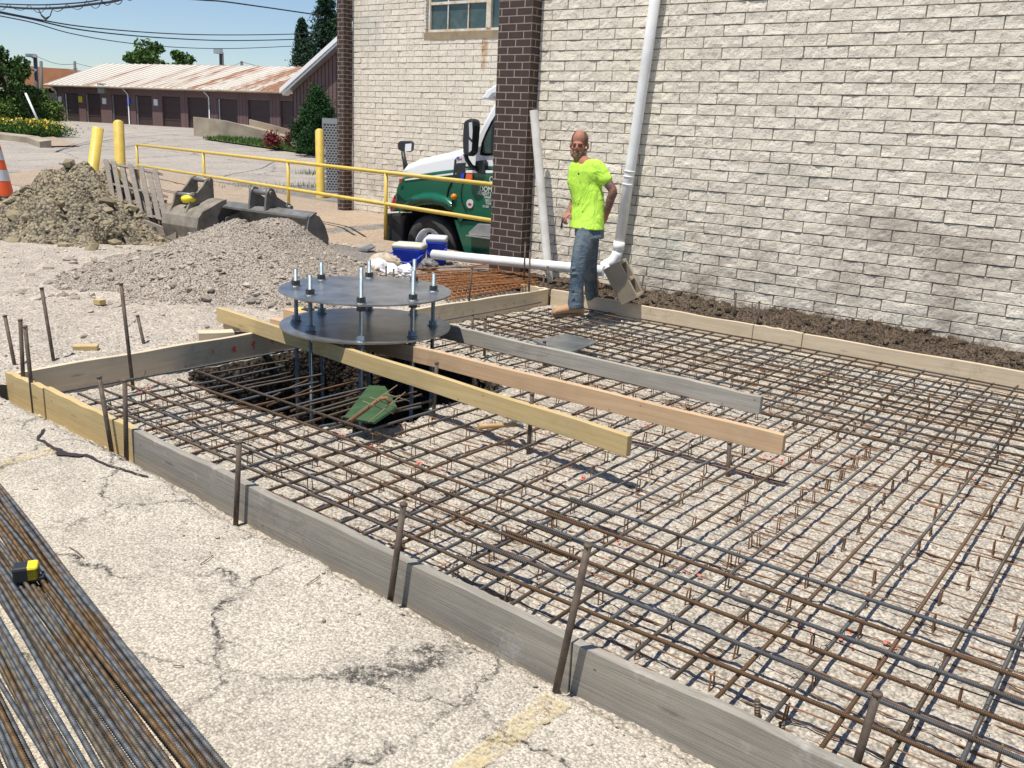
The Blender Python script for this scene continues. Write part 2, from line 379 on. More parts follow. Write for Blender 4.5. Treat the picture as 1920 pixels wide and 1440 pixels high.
def stones(name,pts,sizes,mat,flat=.65,parent=None,jit=.25,loc=(0,0,0)):
    ph=(1+5**.5)/2
    iv=np.array([(-1,ph,0),(1,ph,0),(-1,-ph,0),(1,-ph,0),(0,-1,ph),(0,1,ph),(0,-1,-ph),(0,1,-ph),(ph,0,-1),(ph,0,1),(-ph,0,-1),(-ph,0,1)])/1.9
    fi=np.array([(0,11,5),(0,5,1),(0,1,7),(0,7,10),(0,10,11),(1,5,9),(5,11,4),(11,10,2),(10,7,6),(7,1,8),(3,9,4),(3,4,2),(3,2,6),(3,6,8),(3,8,9),(4,9,5),(2,4,11),(6,2,10),(8,6,7),(9,8,1)])
    pts=np.asarray(pts); n=len(pts); sizes=np.asarray(sizes)
    V=iv[None]*(1+RNG.uniform(-jit,jit,(n,12,1)))*np.stack([RNG.uniform(.7,1.3,n),RNG.uniform(.55,1,n),np.full(n,1)*RNG.uniform(.45,.9,n)],-1)[:,None,:]
    q=RNG.normal(size=(n,4)); q/=np.linalg.norm(q,axis=1,keepdims=True); w,x,y,z=q.T
    R=np.stack([1-2*(y*y+z*z),2*(x*y-z*w),2*(x*z+y*w),2*(x*y+z*w),1-2*(x*x+z*z),2*(y*z-x*w),2*(x*z-y*w),2*(y*z+x*w),1-2*(x*x+y*y)],-1).reshape(n,3,3)
    V=np.einsum('nij,nkj->nki',R,V); V[:,:,2]*=flat; V=V*sizes[:,None,None]+pts[:,None,:]
    Fq=(fi[None]+(np.arange(n)*12)[:,None,None]).reshape(-1,3)
    return npmesh(name,V.reshape(-1,3),Fq,mat,parent,smooth=False,loc=loc)
def plank(name,a,b,h,t,mat,label=None,cat='board',group=None,parent=None,warp=.004,side=1,rough=0,seg=24):
    """plank on edge: a,b = top corners of one face (world); h height down, t thickness to the left (side=1) of a->b"""
    a=Vector(a); b=Vector(b); L=(b-a).length; xd=(b-a).normalized(); yd=Vector((-xd.y,xd.x,0)).normalized()*side; zd=xd.cross(yd)*side
    if zd.z<0: zd=-zd
    vs=[]; 
    for i in range(seg+1):
        x=L*i/seg; w=warp*math.sin(i*.9+a.x*7)+random.uniform(-1,1)*rough
        for y,z in ((0,0),(t,0),(t,-h),(0,-h)):
            vs.append((x,y+warp*.6*math.sin(i*.37+a.y*3),z+w*(1 if z==0 else .5)))
    fs=[(i*4+k,i*4+(k+1)%4,i*4+4+(k+1)%4,i*4+4+k) for i in range(seg) for k in range(4)]+[(0,1,2,3),tuple(seg*4+k for k in (3,2,1,0))]
    mb=MB(); mb.add(vs,fs); me_o=mb.build(name,mat,bevel=.003)
    Mx=Matrix((xd,yd,zd)).transposed().to_4x4(); Mx.translation=a
    if parent: me_o.parent=parent; Mx.translation=a-wloc(parent)
    me_o.matrix_basis=Mx
    if label: tag(me_o,label,cat,group)
    return me_o
# ================================================================== WORLD / SUN
EL=math.radians(71); SH=Vector((.20,.98,0)).normalized()      # shadows fall towards +Y
sd=Vector((-SH.x*math.cos(EL),-SH.y*math.cos(EL),math.sin(EL)))
W=bpy.data.worlds.new('World'); sc.world=W; W.use_nodes=True
bg=W.node_tree.nodes['Background']; sky=W.node_tree.nodes.new('ShaderNodeTexSky'); sky.sky_type='NISHITA'; sky.sun_disc=False
sky.sun_elevation=EL; sky.sun_rotation=math.atan2(sd.x,sd.y); sky.air_density=1.0; sky.dust_density=.15; sky.ozone_density=1.5
wm_=W.node_tree.nodes.new('ShaderNodeMix'); wm_.data_type='RGBA'; wm_.blend_type='MULTIPLY'; wm_.inputs[0].default_value=1; wm_.inputs[7].default_value=(.62,.66,.74,1)
W.node_tree.links.new(sky.outputs[0],wm_.inputs[6]); W.node_tree.links.new(wm_.outputs[2],bg.inputs[0]); bg.inputs[1].default_value=.135
sl=bpy.data.lights.new('sun','SUN'); sl.energy=4.8; sl.angle=math.radians(.5); sl.color=(1,.945,.85)
so=bpy.data.objects.new('sun',sl); COL.objects.link(so); so.rotation_euler=(-sd).to_track_quat('-Z','Y').to_euler()
sc.view_settings.view_transform='Standard'; sc.view_settings.look='None'; sc.view_settings.exposure=.30; sc.view_settings.gamma=1
# ================================================================== GROUND
def lin(a,b,s): return np.arange(a,b+s*.5,s)
XL=-5.72
def rub(X,Y,am): return am*(fb(X*6,Y*6,4,1)-.5)+am*.5*(fb(X*22,Y*22,3,5)-.5)
def zlot(X,Y):
    z=hzn(X,Y)
    near=np.clip((Y-1.5)/1,0,1)*np.clip((9.2-Y)/1,0,1)*np.clip((X+14)/2,0,1)
    z=z+near*(rub(X,Y,.05))+.025*np.clip(1-(XL-X)/2,0,1)
    pit=np.clip((X+11.6)/2.4,0,1)*((Y>9.93)&(Y<12.95))
    z=z-pit*.72
    return z
xs=np.concatenate([np.array([-900,-500,-300,-200,-150,-120,-100,-85]),lin(-75,-32,2.5),lin(-30,-18,1.0),lin(-17,-12,.35),lin(-11.85,-9.2,.09),lin(-9.15,XL-.03,.045),[XL],lin(-5.2,-1,1.0),[0,20,60,120,300,900]])
ys=np.concatenate([np.array([-300,-100,-40,-20,-10,-5,-2,0]),lin(.5,2,.25),lin(2.1,9.1,.045),lin(9.15,9.9,.12),[9.92,9.935],lin(10.1,12.7,.4),[12.94,12.96],lin(13.5,20,.8),lin(21,60,2.0),[65,75,90,120,160,220,320,500,900]])
lot=gridmesh('ground',xs,ys,zlot,['rubble','asphalt','old_road'],keep=lambda x,y:~((x>XL)&(y>-300)&(y<13.0)))
tag(lot,kind='structure')
me=lot.data; cen=np.zeros(len(me.polygons)*3,dtype=np.float32); me.polygons.foreach_get('center',cen); cen=cen.reshape(-1,3)
dd=-.579*cen[:,0]+.771*cen[:,1]
mi=np.where(dd>24,2,0)
nzz=(fb(cen[:,0]*.8,cen[:,1]*.8,4,3)-.5)*1.2
mi=np.where((cen[:,0]-cen[:,1]*.0>-12.5)&(cen[:,1]+nzz>7.3)&(dd<24),1,mi); mi=np.where((cen[:,1]>9.93)&(dd<24),1,mi)
me.polygons.foreach_set('material_index',mi.astype(np.int32))
# front slab, its broken edge beside the form
EDGE=[(-40,720),(10,742),(100,790),(200,834),(300,890),(350,920),(410,960),(450,982),(480,1000),(560,1030),(600,1042),(640,1072),(700,1105),(735,1120),(790,1150),(860,1188),(900,1213),(950,1232),(1052,1283),(1120,1322),(1200,1368),(1280,1408),(1340,1442),(1450,1500)]
def zs(x,y): return -.035-.029*(x+5.5)
ep=[]
for px,py in EDGE:
    z=-.1
    for _ in range(15): p=g(px,py,z); z=zs(p.x,p.y)
    ep.append((p.x,p.y))
ep=[(-5.715,ep[0][1]+.02)]+[e for e in ep if e[0]>-5.7]+[(1.6,ep[-1][1]-.03),(12,ep[-1][1]-.05)]
ex=np.array([e[0] for e in ep]); ey=np.array([e[1] for e in ep])
xs=np.concatenate([lin(-5.715,.2,.012),lin(.3,2,.1),[3,5,8,12]]); 
eyy=np.interp(xs,ex,ey)+.028*(fb(xs*9,xs*0+.5,4,2)-.5)*2+.012*(fb(xs*45,xs*0,2,9)-.5)*2-.012
ts=np.concatenate([1-np.array([0,.002,.005,.01,.02])*1.0,1-np.geomspace(.03,1,34)])
ts=ts[::-1]; Y0=-9.0
V=[];nx=len(xs)
for t in ts:
    y=Y0+(eyy-Y0)*t; dist=(eyy-y)
    z=zs(xs,y)+.010*(fb(xs*3,y*3,4,4)-.5)-.012*np.exp(-dist/.035)*(.4+fb(xs*20,y*20,2,8))
    V.append(np.stack([xs,y,z],-1))
V.append(np.stack([xs,eyy+.015*(fb(xs*30,xs*0+4,3,3)-.4),zs(xs,eyy)-.05],-1)); V.append(np.stack([xs,eyy-.02,zs(xs,eyy)-.25],-1))
V=np.concatenate(V); ny=len(ts)+2; i,j=np.meshgrid(np.arange(nx-1),np.arange(ny-1)); a=(j*nx+i).ravel()
o=npmesh('pavement',V,np.stack([a,a+1,a+nx+1,a+nx],-1),'concrete'); tag(o,kind='structure')
# the long open crack in the slab and the faded yellow lines (flat marks on the slab)
def ribbon(name,pts,ws,mat,dz,**kw):
    mb=MB(); q=[]
    P3=[g(x,y,-.06) for x,y in pts]
    for _ in range(10):
        P3=[g(x,y,zs(p.x,p.y)+dz) for (x,y),p in zip(pts,P3)]
    n=len(P3)
    for i,p in enumerate(P3):
        t=(P3[min(i+1,n-1)]-P3[max(i-1,0)]).normalized(); s_=Vector((-t.y,t.x,0))*ws[i]/2
        q+=[p+s_*random.uniform(.6,1.3),p-s_*random.uniform(.6,1.3)]
    mb.add(q,[(2*i,2*i+1,2*i+3,2*i+2) for i in range(n-1)]); o=mb.build(name,mat); return tag(o,kind='structure',**kw)
def dens(pts,k,jit=0):
    out=[]
    for a,b in zip(pts[:-1],pts[1:]):
        for i in range(k): t=i/k; out.append((a[0]+(b[0]-a[0])*t+random.uniform(-jit,jit),a[1]+(b[1]-a[1])*t+random.uniform(-jit,jit)))
    return out+[pts[-1]]
cp=dens([(72,820),(85,803),(70,822),(90,833),(110,845),(118,851),(160,853),(205,872),(245,884),(278,893)],4,1.6)
n=len(cp); ribbon('pavement_crack',cp,[.008+.03*math.exp(-((i/n-.5)/.13)**2)+.016*(i/n>.4)*(1-i/n)+.004 for i in range(n)],'trim_dark',.008)
kk=NB('faded_line',.9); kk.col((.66,.53,.27))
kt=kk.n.new('ShaderNodeBsdfTransparent'); km=kk.n.new('ShaderNodeMixShader'); kk.l.new(kk.ramp(kk.math('ADD',kk.math('MULTIPLY',kk.noise(70,4,.8),.6),kk.math('MULTIPLY',kk.noise(5,4,.7),.5)),[(.48,0),(.64,.6)]),km.inputs[0]); kk.l.new(kt.outputs[0],km.inputs[1]); kk.l.new(kk.b.outputs[0],km.inputs[2]); kk.l.new(km.outputs[0],kk.n['Material Output'].inputs[0])
kk.col((.66,.53,.27)); kk.bump(kk.noise(150,2),.6,.004)
def quadmark(name,c4,mat,dz=.004):
    pts=[]
    for x,y in c4:
        z=-.1
        for _ in range(12): p=g(x,y,z); z=zs(p.x,p.y)+dz
        pts.append(p)
    A,B,C_,D=pts; N=160; mb=MB(); vs=[]
    for i in range(N+1):
        t=i/N; a=A.lerp(D,t); b=B.lerp(C_,t); e=(b-a)
        vs+=[a+e*(.16*float(fb(np.array(i*.13),np.array(1.),4,3))),b-e*(.16*float(fb(np.array(i*.13),np.array(5.),4,7)))]
    mb.add([Vector((v.x,v.y,zs(v.x,v.y)+dz+.004)) for v in vs],[(2*i,2*i+1,2*i+3,2*i+2) for i in range(N)]); return tag(mb.build(name,mat),kind='structure')
quadmark('painted_line',[(1018,1297),(1078,1328),(905,1446),(830,1446)],'faded_line')
quadmark('painted_line',[(95,838),(108,850),(-20,882),(-20,868)],'faded_line')
# gravel bed inside the form with the excavated pit
HOLE=[(385,690),(388,722),(430,752),(500,778),(560,790),(600,800),(680,812),(760,790),(800,760),(880,748),(960,745),(890,690),(800,650),(740,635),(560,640),(470,640)]
hp=[(p.x,p.y) for p in (g(x,y,-.2) for x,y in HOLE)]
hp=[(-5.60,3.62),(-5.30,3.50),(-4.96,3.40),(-4.47,3.41),(-4.04,3.47),(-3.78,3.60),(-3.72,3.95),(-3.85,4.30),(-3.66,4.62),(-3.80,4.95),(-4.2,5.15),(-4.75,5.32),(-5.25,5.32),(-5.62,5.1)]
hx=np.array([p[0] for p in hp]); hy=np.array([p[1] for p in hp])
def sdist(X,Y):
    n=len(hx); d=np.full(X.shape,1e9); ins=np.zeros(X.shape,bool)
    for i in range(n):
        x0,y0,x1,y1=hx[i],hy[i],hx[(i+1)%n],hy[(i+1)%n]; ex_,ey_=x1-x0,y1-y0
        t=np.clip(((X-x0)*ex_+(Y-y0)*ey_)/(ex_*ex_+ey_*ey_),0,1)
        d=np.minimum(d,np.hypot(X-x0-t*ex_,Y-y0-t*ey_))
        c=((y0>Y)!=(y1>Y)); xi=x0+(Y-y0)/(y1-y0+1e-12)*ex_; ins^=(c&(X<xi))
    return np.where(ins,d,-d)
def zbed(X,Y):
    w=.10*(fb(X*3.5,Y*3.5,4,21)-.5)
    s=sdist(X,Y)+w
    z=-.190+.03*(fb(X*9,Y*9,4,2)-.5)+.022*(fb(X*38,Y*38,2,7)-.5)
    edge=np.clip(((Y-7.2)/.5),0,1)*.02
    dpt=np.clip(s/.16,0,1); dpt=dpt*dpt*(3-2*dpt)
    z=z+edge-dpt*(1.25+.28*(fb(X*5,Y*5,4,31)-.5)) +dpt*(1-dpt)*.5*(fb(X*12,Y*12,4,33)-.5)
    return z
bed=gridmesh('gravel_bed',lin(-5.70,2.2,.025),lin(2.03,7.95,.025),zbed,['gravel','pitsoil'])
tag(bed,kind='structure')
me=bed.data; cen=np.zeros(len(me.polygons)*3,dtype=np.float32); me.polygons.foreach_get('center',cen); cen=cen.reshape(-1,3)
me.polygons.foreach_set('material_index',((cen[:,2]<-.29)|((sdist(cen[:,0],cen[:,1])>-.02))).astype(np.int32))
pts=[];sz=[]
N=15000
x=RNG.uniform(-5.6,1.3,N*2); y=RNG.uniform(2.25,7.7,N*2); s=sdist(x,y); k=s<-.03; x=x[k][:N]; y=y[k][:N]
r=RNG.pareto(2.2,len(x))*.003+.0028; r=np.clip(r,.003,.024)
r=r*np.where(np.hypot(x,y)<4.5,.8,1)
z=zbed(x,y)+r*.15
o=stones('gravel',np.stack([x,y,z],-1),r,'stone_pale'); tag(o,'loose pale crushed stone strewn under the rebar grid','gravel',kind='stuff')
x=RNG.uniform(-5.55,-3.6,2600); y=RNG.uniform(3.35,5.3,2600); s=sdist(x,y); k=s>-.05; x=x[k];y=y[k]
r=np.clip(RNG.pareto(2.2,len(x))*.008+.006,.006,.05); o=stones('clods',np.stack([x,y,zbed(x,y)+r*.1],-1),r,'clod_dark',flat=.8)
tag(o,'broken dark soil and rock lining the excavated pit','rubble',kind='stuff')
# rubble on slab + lot
N=1500; t=RNG.uniform(0,1,N); x=RNG.uniform(-5.6,.4,N); d=RNG.exponential(.25,N)+.01; y=np.interp(x,ex,ey)-d-.02
r=np.clip(RNG.pareto(2.5,N)*.0022+.0018,.0015,.012)
tag(stones('grit',np.stack([x,y,zs(x,y)+r*.2],-1),r,'stone_pale'),'fine grit and chips scattered on the near pavement','grit',kind='stuff')
N=7000; x=RNG.uniform(-12,-5.8,N); y=RNG.uniform(2.2,9.0,N); r=np.clip(RNG.pareto(2.2,N)*.004+.003,.003,.035)
tag(stones('rubble_chips',np.stack([x,y,zlot(x,y)+r*.2],-1),r,'stone_pale'),'small stone chips scattered over the pale lot','rubble',kind='stuff')
# dirt strip along the wall
def zberm(X,Y):
    a=np.clip((Y-7.80)/.32,0,1); b=np.clip((8.55-Y)/.1,0,1)
    h=(.035+.13*a*(fb(X*1.6,Y*2,3,41))+.22*a*np.clip(fb(X*2.3+3,Y*2,4,43)-.42,0,1)*np.clip((X+4.9)/.6,0,1))
    return -.10+h+.05*(fb(X*11,Y*11,4,44)-.5)+.02*(fb(X*40,Y*40,2,45)-.5)
o=gridmesh('dirt_bank',lin(-6.3,2.5,.025),lin(7.80,8.56,.022),zberm,'darksoil'); tag(o,kind='structure')
N=4500; x=RNG.uniform(-5.6,1.8,N); y=RNG.uniform(7.84,8.5,N); r=np.clip(RNG.pareto(2,N)*.006+.004,.003,.045)
tag(stones('dirt_clods',np.stack([x,y,zberm(x,y)+r*.2],-1),r,'clod_dark',flat=.8),'dark clods and pebbles on the dirt bank by the block wall','dirt',kind='stuff')
mb=MB()
for i in range(900):
    cxs=random.choice([-3.95,-3.4,-2.85,-2.3,-1.9,-1.45,-4.7]); x=random.gauss(cxs,.17); y=random.uniform(8.0,8.5); z=float(zberm(np.array(x),np.array(y)))
    p=Vector((x,y,z)); a=random.uniform(0,6.28); L=random.uniform(.03,.13); q=p+Vector((math.cos(a)*L*.6,math.sin(a)*L*.6,L*random.uniform(.1,.9))); m=(p+q)/2+Vector((0,0,L*.2))
    mb.tube([p,m,q],[.0018,.0016,.0008],3,cap=False)
tag(mb.build('roots',"twig",fix=False),'tangled dry roots and weeds on the dirt bank','roots',kind='stuff')
# ---- terrain patches further away
def patch(name,quad,mat,dz,nu=24,nv=10,h=None):
    A,B,C_,D=[Vector(q) for q in quad]; mb=MB(); vs=[]
    for j in range(nv+1):
        for i in range(nu+1):
            p=A.lerp(B,i/nu).lerp(D.lerp(C_,i/nu),j/nv); vs.append((p.x,p.y,float(zlot(np.array(p.x),np.array(p.y)))+dz))
    mb.add(vs,[(j*(nu+1)+i,j*(nu+1)+i+1,(j+1)*(nu+1)+i+1,(j+1)*(nu+1)+i) for j in range(nv) for i in range(nu)])
    return tag(mb.build(name,mat),kind='structure')
# tan drive beyond the railing
o=patch('driveway',[(-11.0,9.45,0),(-11.0,12.9,0),(-30,16.5,0),(-24,9.9,0)],'tan_drive',.008,10,40)
o=patch('driveway_edge',[(-7.4,9.0,0),(-7.4,9.9,0),(-11.0,9.9,0),(-11.0,8.9,0)],'tan_drive',.006,4,12)
N=900; x=RNG.uniform(-13,-7.4,N); y=8.95+(-7.4-x)*.02+RNG.normal(0,.07,N); r=np.clip(RNG.pareto(2,N)*.008+.005,.004,.03)
tag(stones('edge_gravel',np.stack([x,y,hzn(x,y)+r*.2],-1),r,'stone_pale'),'loose gravel line along the edge of the tan drive','gravel',kind='stuff')
# kerb, apron and island bed at far left
k1,k2,k3=gt(-60,255),gt(50,268),gt(75,277)
mb=MB()
for a,b in ((k1,k2),(k2,k3)):
    d_=(b-a); n_=Vector((-d_.y,d_.x,0)).normalized(); n_=n_ if n_.y>0 else -n_
    mb.prism([a+n_*0,a+n_*.4,a+n_*.4+Vector((0,0,.28)),a+Vector((0,0,.22))],d_)
tag(mb.build('kerb','ramp_conc'),kind='structure')
q=[gt(52,263),gt(100,258),gt(150,275),gt(75,277)]
mb=MB(); mb.add([p+Vector((0,0,.05)) for p in q],[(0,1,2,3)]); tag(mb.build('apron','tan_drive'),kind='structure')
q=[gt(380,262),gt(470,254),gt(598,281),gt(598,293)]
mb=MB(); mb.add([p+Vector((0,0,.06)) for p in q],[(0,1,2,3)]); tag(mb.build('grass_verge','grass_soil'),kind='structure')
a_,b_,c_,d_=q; mb=MB()
for i in range(5200):
    s_,t_=random.random(),random.random(); p=a_.lerp(b_,t_).lerp(d_.lerp(c_,t_),s_)+Vector((0,0,.05)); h_=random.uniform(.05,.20)
    w=Vector((random.uniform(-1,1),random.uniform(-1,1),0)).normalized()*.03; mb.add([p-w,p+w,p+Vector((random.uniform(-.06,.06),random.uniform(-.06,.06),h_))],[(0,1,2)])
tag(mb.build('grass','grass_blade',fix=False),'green grass on the verge below the concrete ramp','grass',kind='stuff')
# weed tufts
def tuft(px,py,n,h,mat,label,cat='weed',spread=.15,depth_=None):
    b=gt(px,py) if depth_ is None else P(px,py,depth_); mb=MB()
    for i in range(n):
        p=b+Vector((random.gauss(0,spread),random.gauss(0,spread),0)); hh=h*random.uniform(.5,1.2); w=Vector((random.uniform(-1,1),random.uniform(-1,1),0)).normalized()*h*.06
        mb.add([p-w,p+w,p+Vector((random.uniform(-.3,.3)*h,random.uniform(-.3,.3)*h,hh))],[(0,1,2)])
    return tag(mb.build('weed_tuft',mat,loc=b,fix=False),label,cat)
tuft(590,350,120,.14,'grass_blade','green weed tuft growing beside the yellow bollard at the drive',spread=.45)
tuft(470,350,200,.10,'grass_blade','thin weeds in the crack behind the lower handrail',spread=.8)
tuft(586,327,90,.18,'grass_blade','small weed patch at the road edge left of the single bollard',spread=.25)
# ================================================================== BUILDING (block walls, brick columns, window)
BL=thing('block_building',(-5.5,8.6,-.1),'white painted split-face block building with dark brick columns and a high window','building')
def blockwall(name,O,U,N_,Lu,Z0,Z1,bl,bh,mats,proud=.012,relief=.02,res=.022,gap=.006,off=0,parent=None,hole=None,seed=0,hd=1.0):
    O=np.array(O,float);U=np.array(U,float);N_=np.array(N_,float); Vs=[];Fs=[];mi=[];b0=0
    rows=int(math.ceil((Z1-Z0)/bh))
    for r in range(rows):
        z0=Z0+r*bh; z1=min(z0+bh-gap,Z1); u=-bl*(.5*(r%2)+off)
        u0s=np.arange(u,Lu,bl)
        for uu in u0s:
            a=max(uu,0); b=min(uu+bl-gap,Lu)
            if b-a<.02: continue
            if hole and a<hole[1] and b>hole[0] and z1>hole[2] and z0<hole[3]:
                if a<hole[0]-.03: b=hole[0]
                elif b>hole[1]+.03: a=hole[1]
                else: continue
            nu=max(2,int((b-a)/res)); nz=max(2,int((z1-z0)/res))
            us=np.concatenate([[a],np.linspace(a+.003,b-.003,nu),[b]]); zz=np.concatenate([[z0],np.linspace(z0+.003,z1-.003,nz),[z1]])
            Ug,Zg=np.meshgrid(us,zz); pu=random.random()*50
            hgt=proud+relief*(fb(Ug*9*hd+pu,Zg*13*hd+pu,4,seed+1)-.5)*1.3+relief*.4*(fb(Ug*34*hd,Zg*40*hd,2,seed+2)-.5)+random.uniform(-.15,.15)*relief
            hgt=np.maximum(hgt,.003); hgt[0,:]=hgt[-1,:]=0; hgt[:,0]=hgt[:,-1]=0
            V=O+Ug[...,None]*U+hgt[...,None]*N_; V[...,2]+=Zg
            nx=len(us); ny=len(zz); i,j=np.meshgrid(np.arange(nx-1),np.arange(ny-1)); q=(j*nx+i).ravel()+b0
            Vs.append(V.reshape(-1,3)); f=np.stack([q,q+1,q+nx+1,q+nx],-1); Fs.append(f); mi.append(np.zeros(len(f))); b0+=nx*ny
    # mortar plane with optional hole
    def mp(a,b,c,d):
        nonlocal b0
        q=np.array([O+U*a,O+U*b,O+U*b,O+U*a]); q[:,2]+=[c,c,d,d]; q=q+N_*.0015
        Vs.append(q); Fs.append(np.array([[0,1,2,3]])+b0); mi.append(np.ones(1)); b0+=4
    if hole:
        h0,h1,h2,h3=hole; mp(0,h0,Z0,Z1); mp(h1,Lu,Z0,Z1); mp(h0,h1,Z0,h2)
        if h3<Z1: mp(h0,h1,h3,Z1)
    else: mp(0,Lu,Z0,Z1)
    return npmesh(name,np.concatenate(Vs),np.concatenate(Fs),mats,parent=parent,smooth=False,mi=np.concatenate(mi))
WY=8.55
def rat(px,py=300): r=ray(px,py); return r.x/r.y
_x=rat(1002)*8.55; _y=_x/rat(985); RC=(_x,_y,rat(925)*_y)
_x=rat(660,200)*12.88; _y=_x/rat(645,200); LC=(_x,_y,rat(632.5,200)*_y)
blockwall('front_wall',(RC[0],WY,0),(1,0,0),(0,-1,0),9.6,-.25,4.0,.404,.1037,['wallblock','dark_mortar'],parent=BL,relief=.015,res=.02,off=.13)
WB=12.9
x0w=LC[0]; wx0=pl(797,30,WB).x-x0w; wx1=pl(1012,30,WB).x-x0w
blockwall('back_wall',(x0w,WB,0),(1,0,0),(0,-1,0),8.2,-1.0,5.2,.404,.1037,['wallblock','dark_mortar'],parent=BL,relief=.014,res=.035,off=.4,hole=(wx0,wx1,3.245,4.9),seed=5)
mb=MB(); mb.bb((-6.6,WY+.002,-.3),(3.3,WY+.25,4.0)); mb.bb((-6.6,WY+.26,-1.0),(-6.4,WB+.2,4.0)); mb.bb((x0w,WB+.004,-1.0),(x0w+wx0,WB+.25,5.2)); mb.bb((x0w+wx1,WB+.004,-1.0),(-5.7,WB+.25,5.2)); mb.bb((x0w+wx0,WB+.004,-1.0),(x0w+wx1,WB+.25,3.24)); mb.bb((x0w+wx0,WB+.004,4.9),(x0w+wx1,WB+.25,5.2))
mb.build('wall_core','dark_mortar',BL)
mb=MB(); mb.bb((x0w,WB+.3,-1),(x0w+.2,19,5.2)); mb.build('side_wall','siding',BL)
# window
a0=x0w+wx0; a1=x0w+wx1; z0=3.245
wn=MB(); wn.bb((a0+.0,WB-.02,z0-.13),(a1,WB+.2,z0+.0)); wn.build('window_sill','sill',BL)
win=MB(); y0,y1=WB+.05,WB+.11
zt=4.85
win.bb((a0+.03,y0,z0+.004),(a1-.03,y1,z0+.05)); win.bb((a0+.03,y0,zt-.05),(a1-.03,y1,zt)); win.bb((a0+.03,y0,z0+.051),(a0+.08,y1,zt-.051)); win.bb((a1-.08,y0,z0+.051),(a1-.03,y1,zt-.051))
xm=pl(913,30,WB).x; win.bb((xm-.05,y0-.01,z0+.051),(xm+.05,y1,zt-.051))
zb=pl(850,6,WB).z; win.bb((a0+.081,y0+.01,zb),(xm-.051,y1,zb+.045)); 
wo=win.build('window','win_frame',BL)
wm=MB()
for px in (835,873): xx=pl(px,30,WB).x; wm.bb((xx-.011,y0+.02,z0+.051),(xx+.011,y0+.04,zb-.001)); wm.bb((xx-.011,y0+.02,zb+.046),(xx+.011,y0+.04,zt-.051))
wm.build('muntin','win_frame',wo)
wg=MB(); wg.bb((a0+.05,y0+.045,z0+.02),(a1-.05,y0+.055,zt-.02)); wg.build('pane','glass_win',wo)
wj=MB()
for i in range(28):
    z=z0+i*.06; wj.bb((a0-.012,WB-.004-random.random()*.01,z),(a0+.028,WB+.12,z+.052))
wj.build('window_jamb','wallblock',wo)
# brick columns
def column(xa,xb,ya,yb,z0,z1,name='brick_column'):
    e=bpy.data.objects.new(name,None); COL.objects.link(e); e.parent=BL; e.location=Vector((xa,ya,z0))-wloc(BL); return e
def bcol(xa,xb,ya,yb,z0,z1):
    V=[]
    o=blockwall('brick_column',(xa,ya,0),(1,0,0),(0,-1,0),xb-xa,z0,z1,.21,.0795,['brick','mortar'],proud=.004,relief=.002,res=.1,gap=.010,parent=BL,off=.3)
    o2=blockwall('brick_face',(xb,ya,0),(0,1,0),(1,0,0),yb-ya,z0,z1,.21,.0795,['brick','mortar'],proud=.004,relief=.002,res=.1,gap=.010,parent=o,off=.1)
    o3=blockwall('brick_face',(xa,yb,0),(0,-1,0),(-1,0,0),yb-ya,z0,z1,.21,.0795,['brick','mortar'],proud=.004,relief=.002,res=.1,gap=.010,parent=o,off=.1)
    return o
bcol(RC[2],RC[0],RC[1],8.545,-.3,4.2)
bcol(LC[2],LC[0],LC[1],12.88,-.35,5.2)
# ================================================================== FORMWORK
def gz(px,py,z=0): return g(px,py,z)
FB=[]
def fboard(a,b,mat,label,h=.235,t=.04,side=-1,rough=.0,warp=.003,name='form_board'):
    return plank(name,a,b,h,t,mat,label,'form board','boards of the formwork',side=side,rough=rough,warp=warp)
def XY(x,y,z=0): return Vector((x,y,z))
# front form: outer (camera side) top corners
fboard(XY(-5.73,2.425),XY(-5.24,2.418,-.002),'wood_yellow','short yellow board stub at the far left corner of the front form',side=1)
fboard(XY(-5.235,2.422),XY(-4.22,2.378,0),'wood_yellow','yellow front form board between the paired stakes and the grey board',side=1)
fboard(XY(-4.212,2.368),XY(-1.372,2.212,.0),'wood_grey','long weathered grey front form board with brown left end',side=1,rough=.002)
fboard(XY(-1.366,2.212,-.002),XY(.9,2.16,0),'wood_grey','weathered grey front form board running off the lower right of the view',side=1,rough=.002)
# left form (inner faces)
fboard(XY(-5.655,2.47),XY(-5.645,5.0,0),'wood_dim','pale left form board with red paint marks along its top half',side=1)
fboard(XY(-5.60,5.03,-.004),XY(-5.425,7.79),'wood_dim','pale left form board running from the round plates to the back corner',side=1)
# back form (camera-side faces)
fboard(XY(-5.80,7.80),XY(-5.44,7.80),'wood_pale','short board stub past the back left corner of the form',side=1,h=.2)
fboard(XY(-5.40,7.80),XY(-3.12,7.725),'wood_pale','greyish back form board beside the standing worker',side=1)
fboard(XY(-3.112,7.722,.006),XY(-2.66,7.712,.006),'wood_pale','short splice board in the middle of the back form',side=1)
fboard(XY(-2.652,7.71),XY(1.2,7.66),'wood_pale','long clean back form board reaching the right edge of the view',side=1)
# template boards carrying the round plates
HB=.112
fboard(g(405,577,HB),g(1177,818,HB),'wood_yellow','yellow board nearest the camera lying across the pit under the plates',h=HB,name='template_board',side=1)
fboard(g(560,598,HB),g(1470,817,HB),'wood_peach','peach board in the middle of the three boards under the plates',h=HB,name='template_board',side=1)
fboard(g(760,592,HB),g(1427,744,HB),'wood_greywhite','weathered grey-white board farthest of the three under the plates',h=HB,name='template_board',side=1,rough=.003)
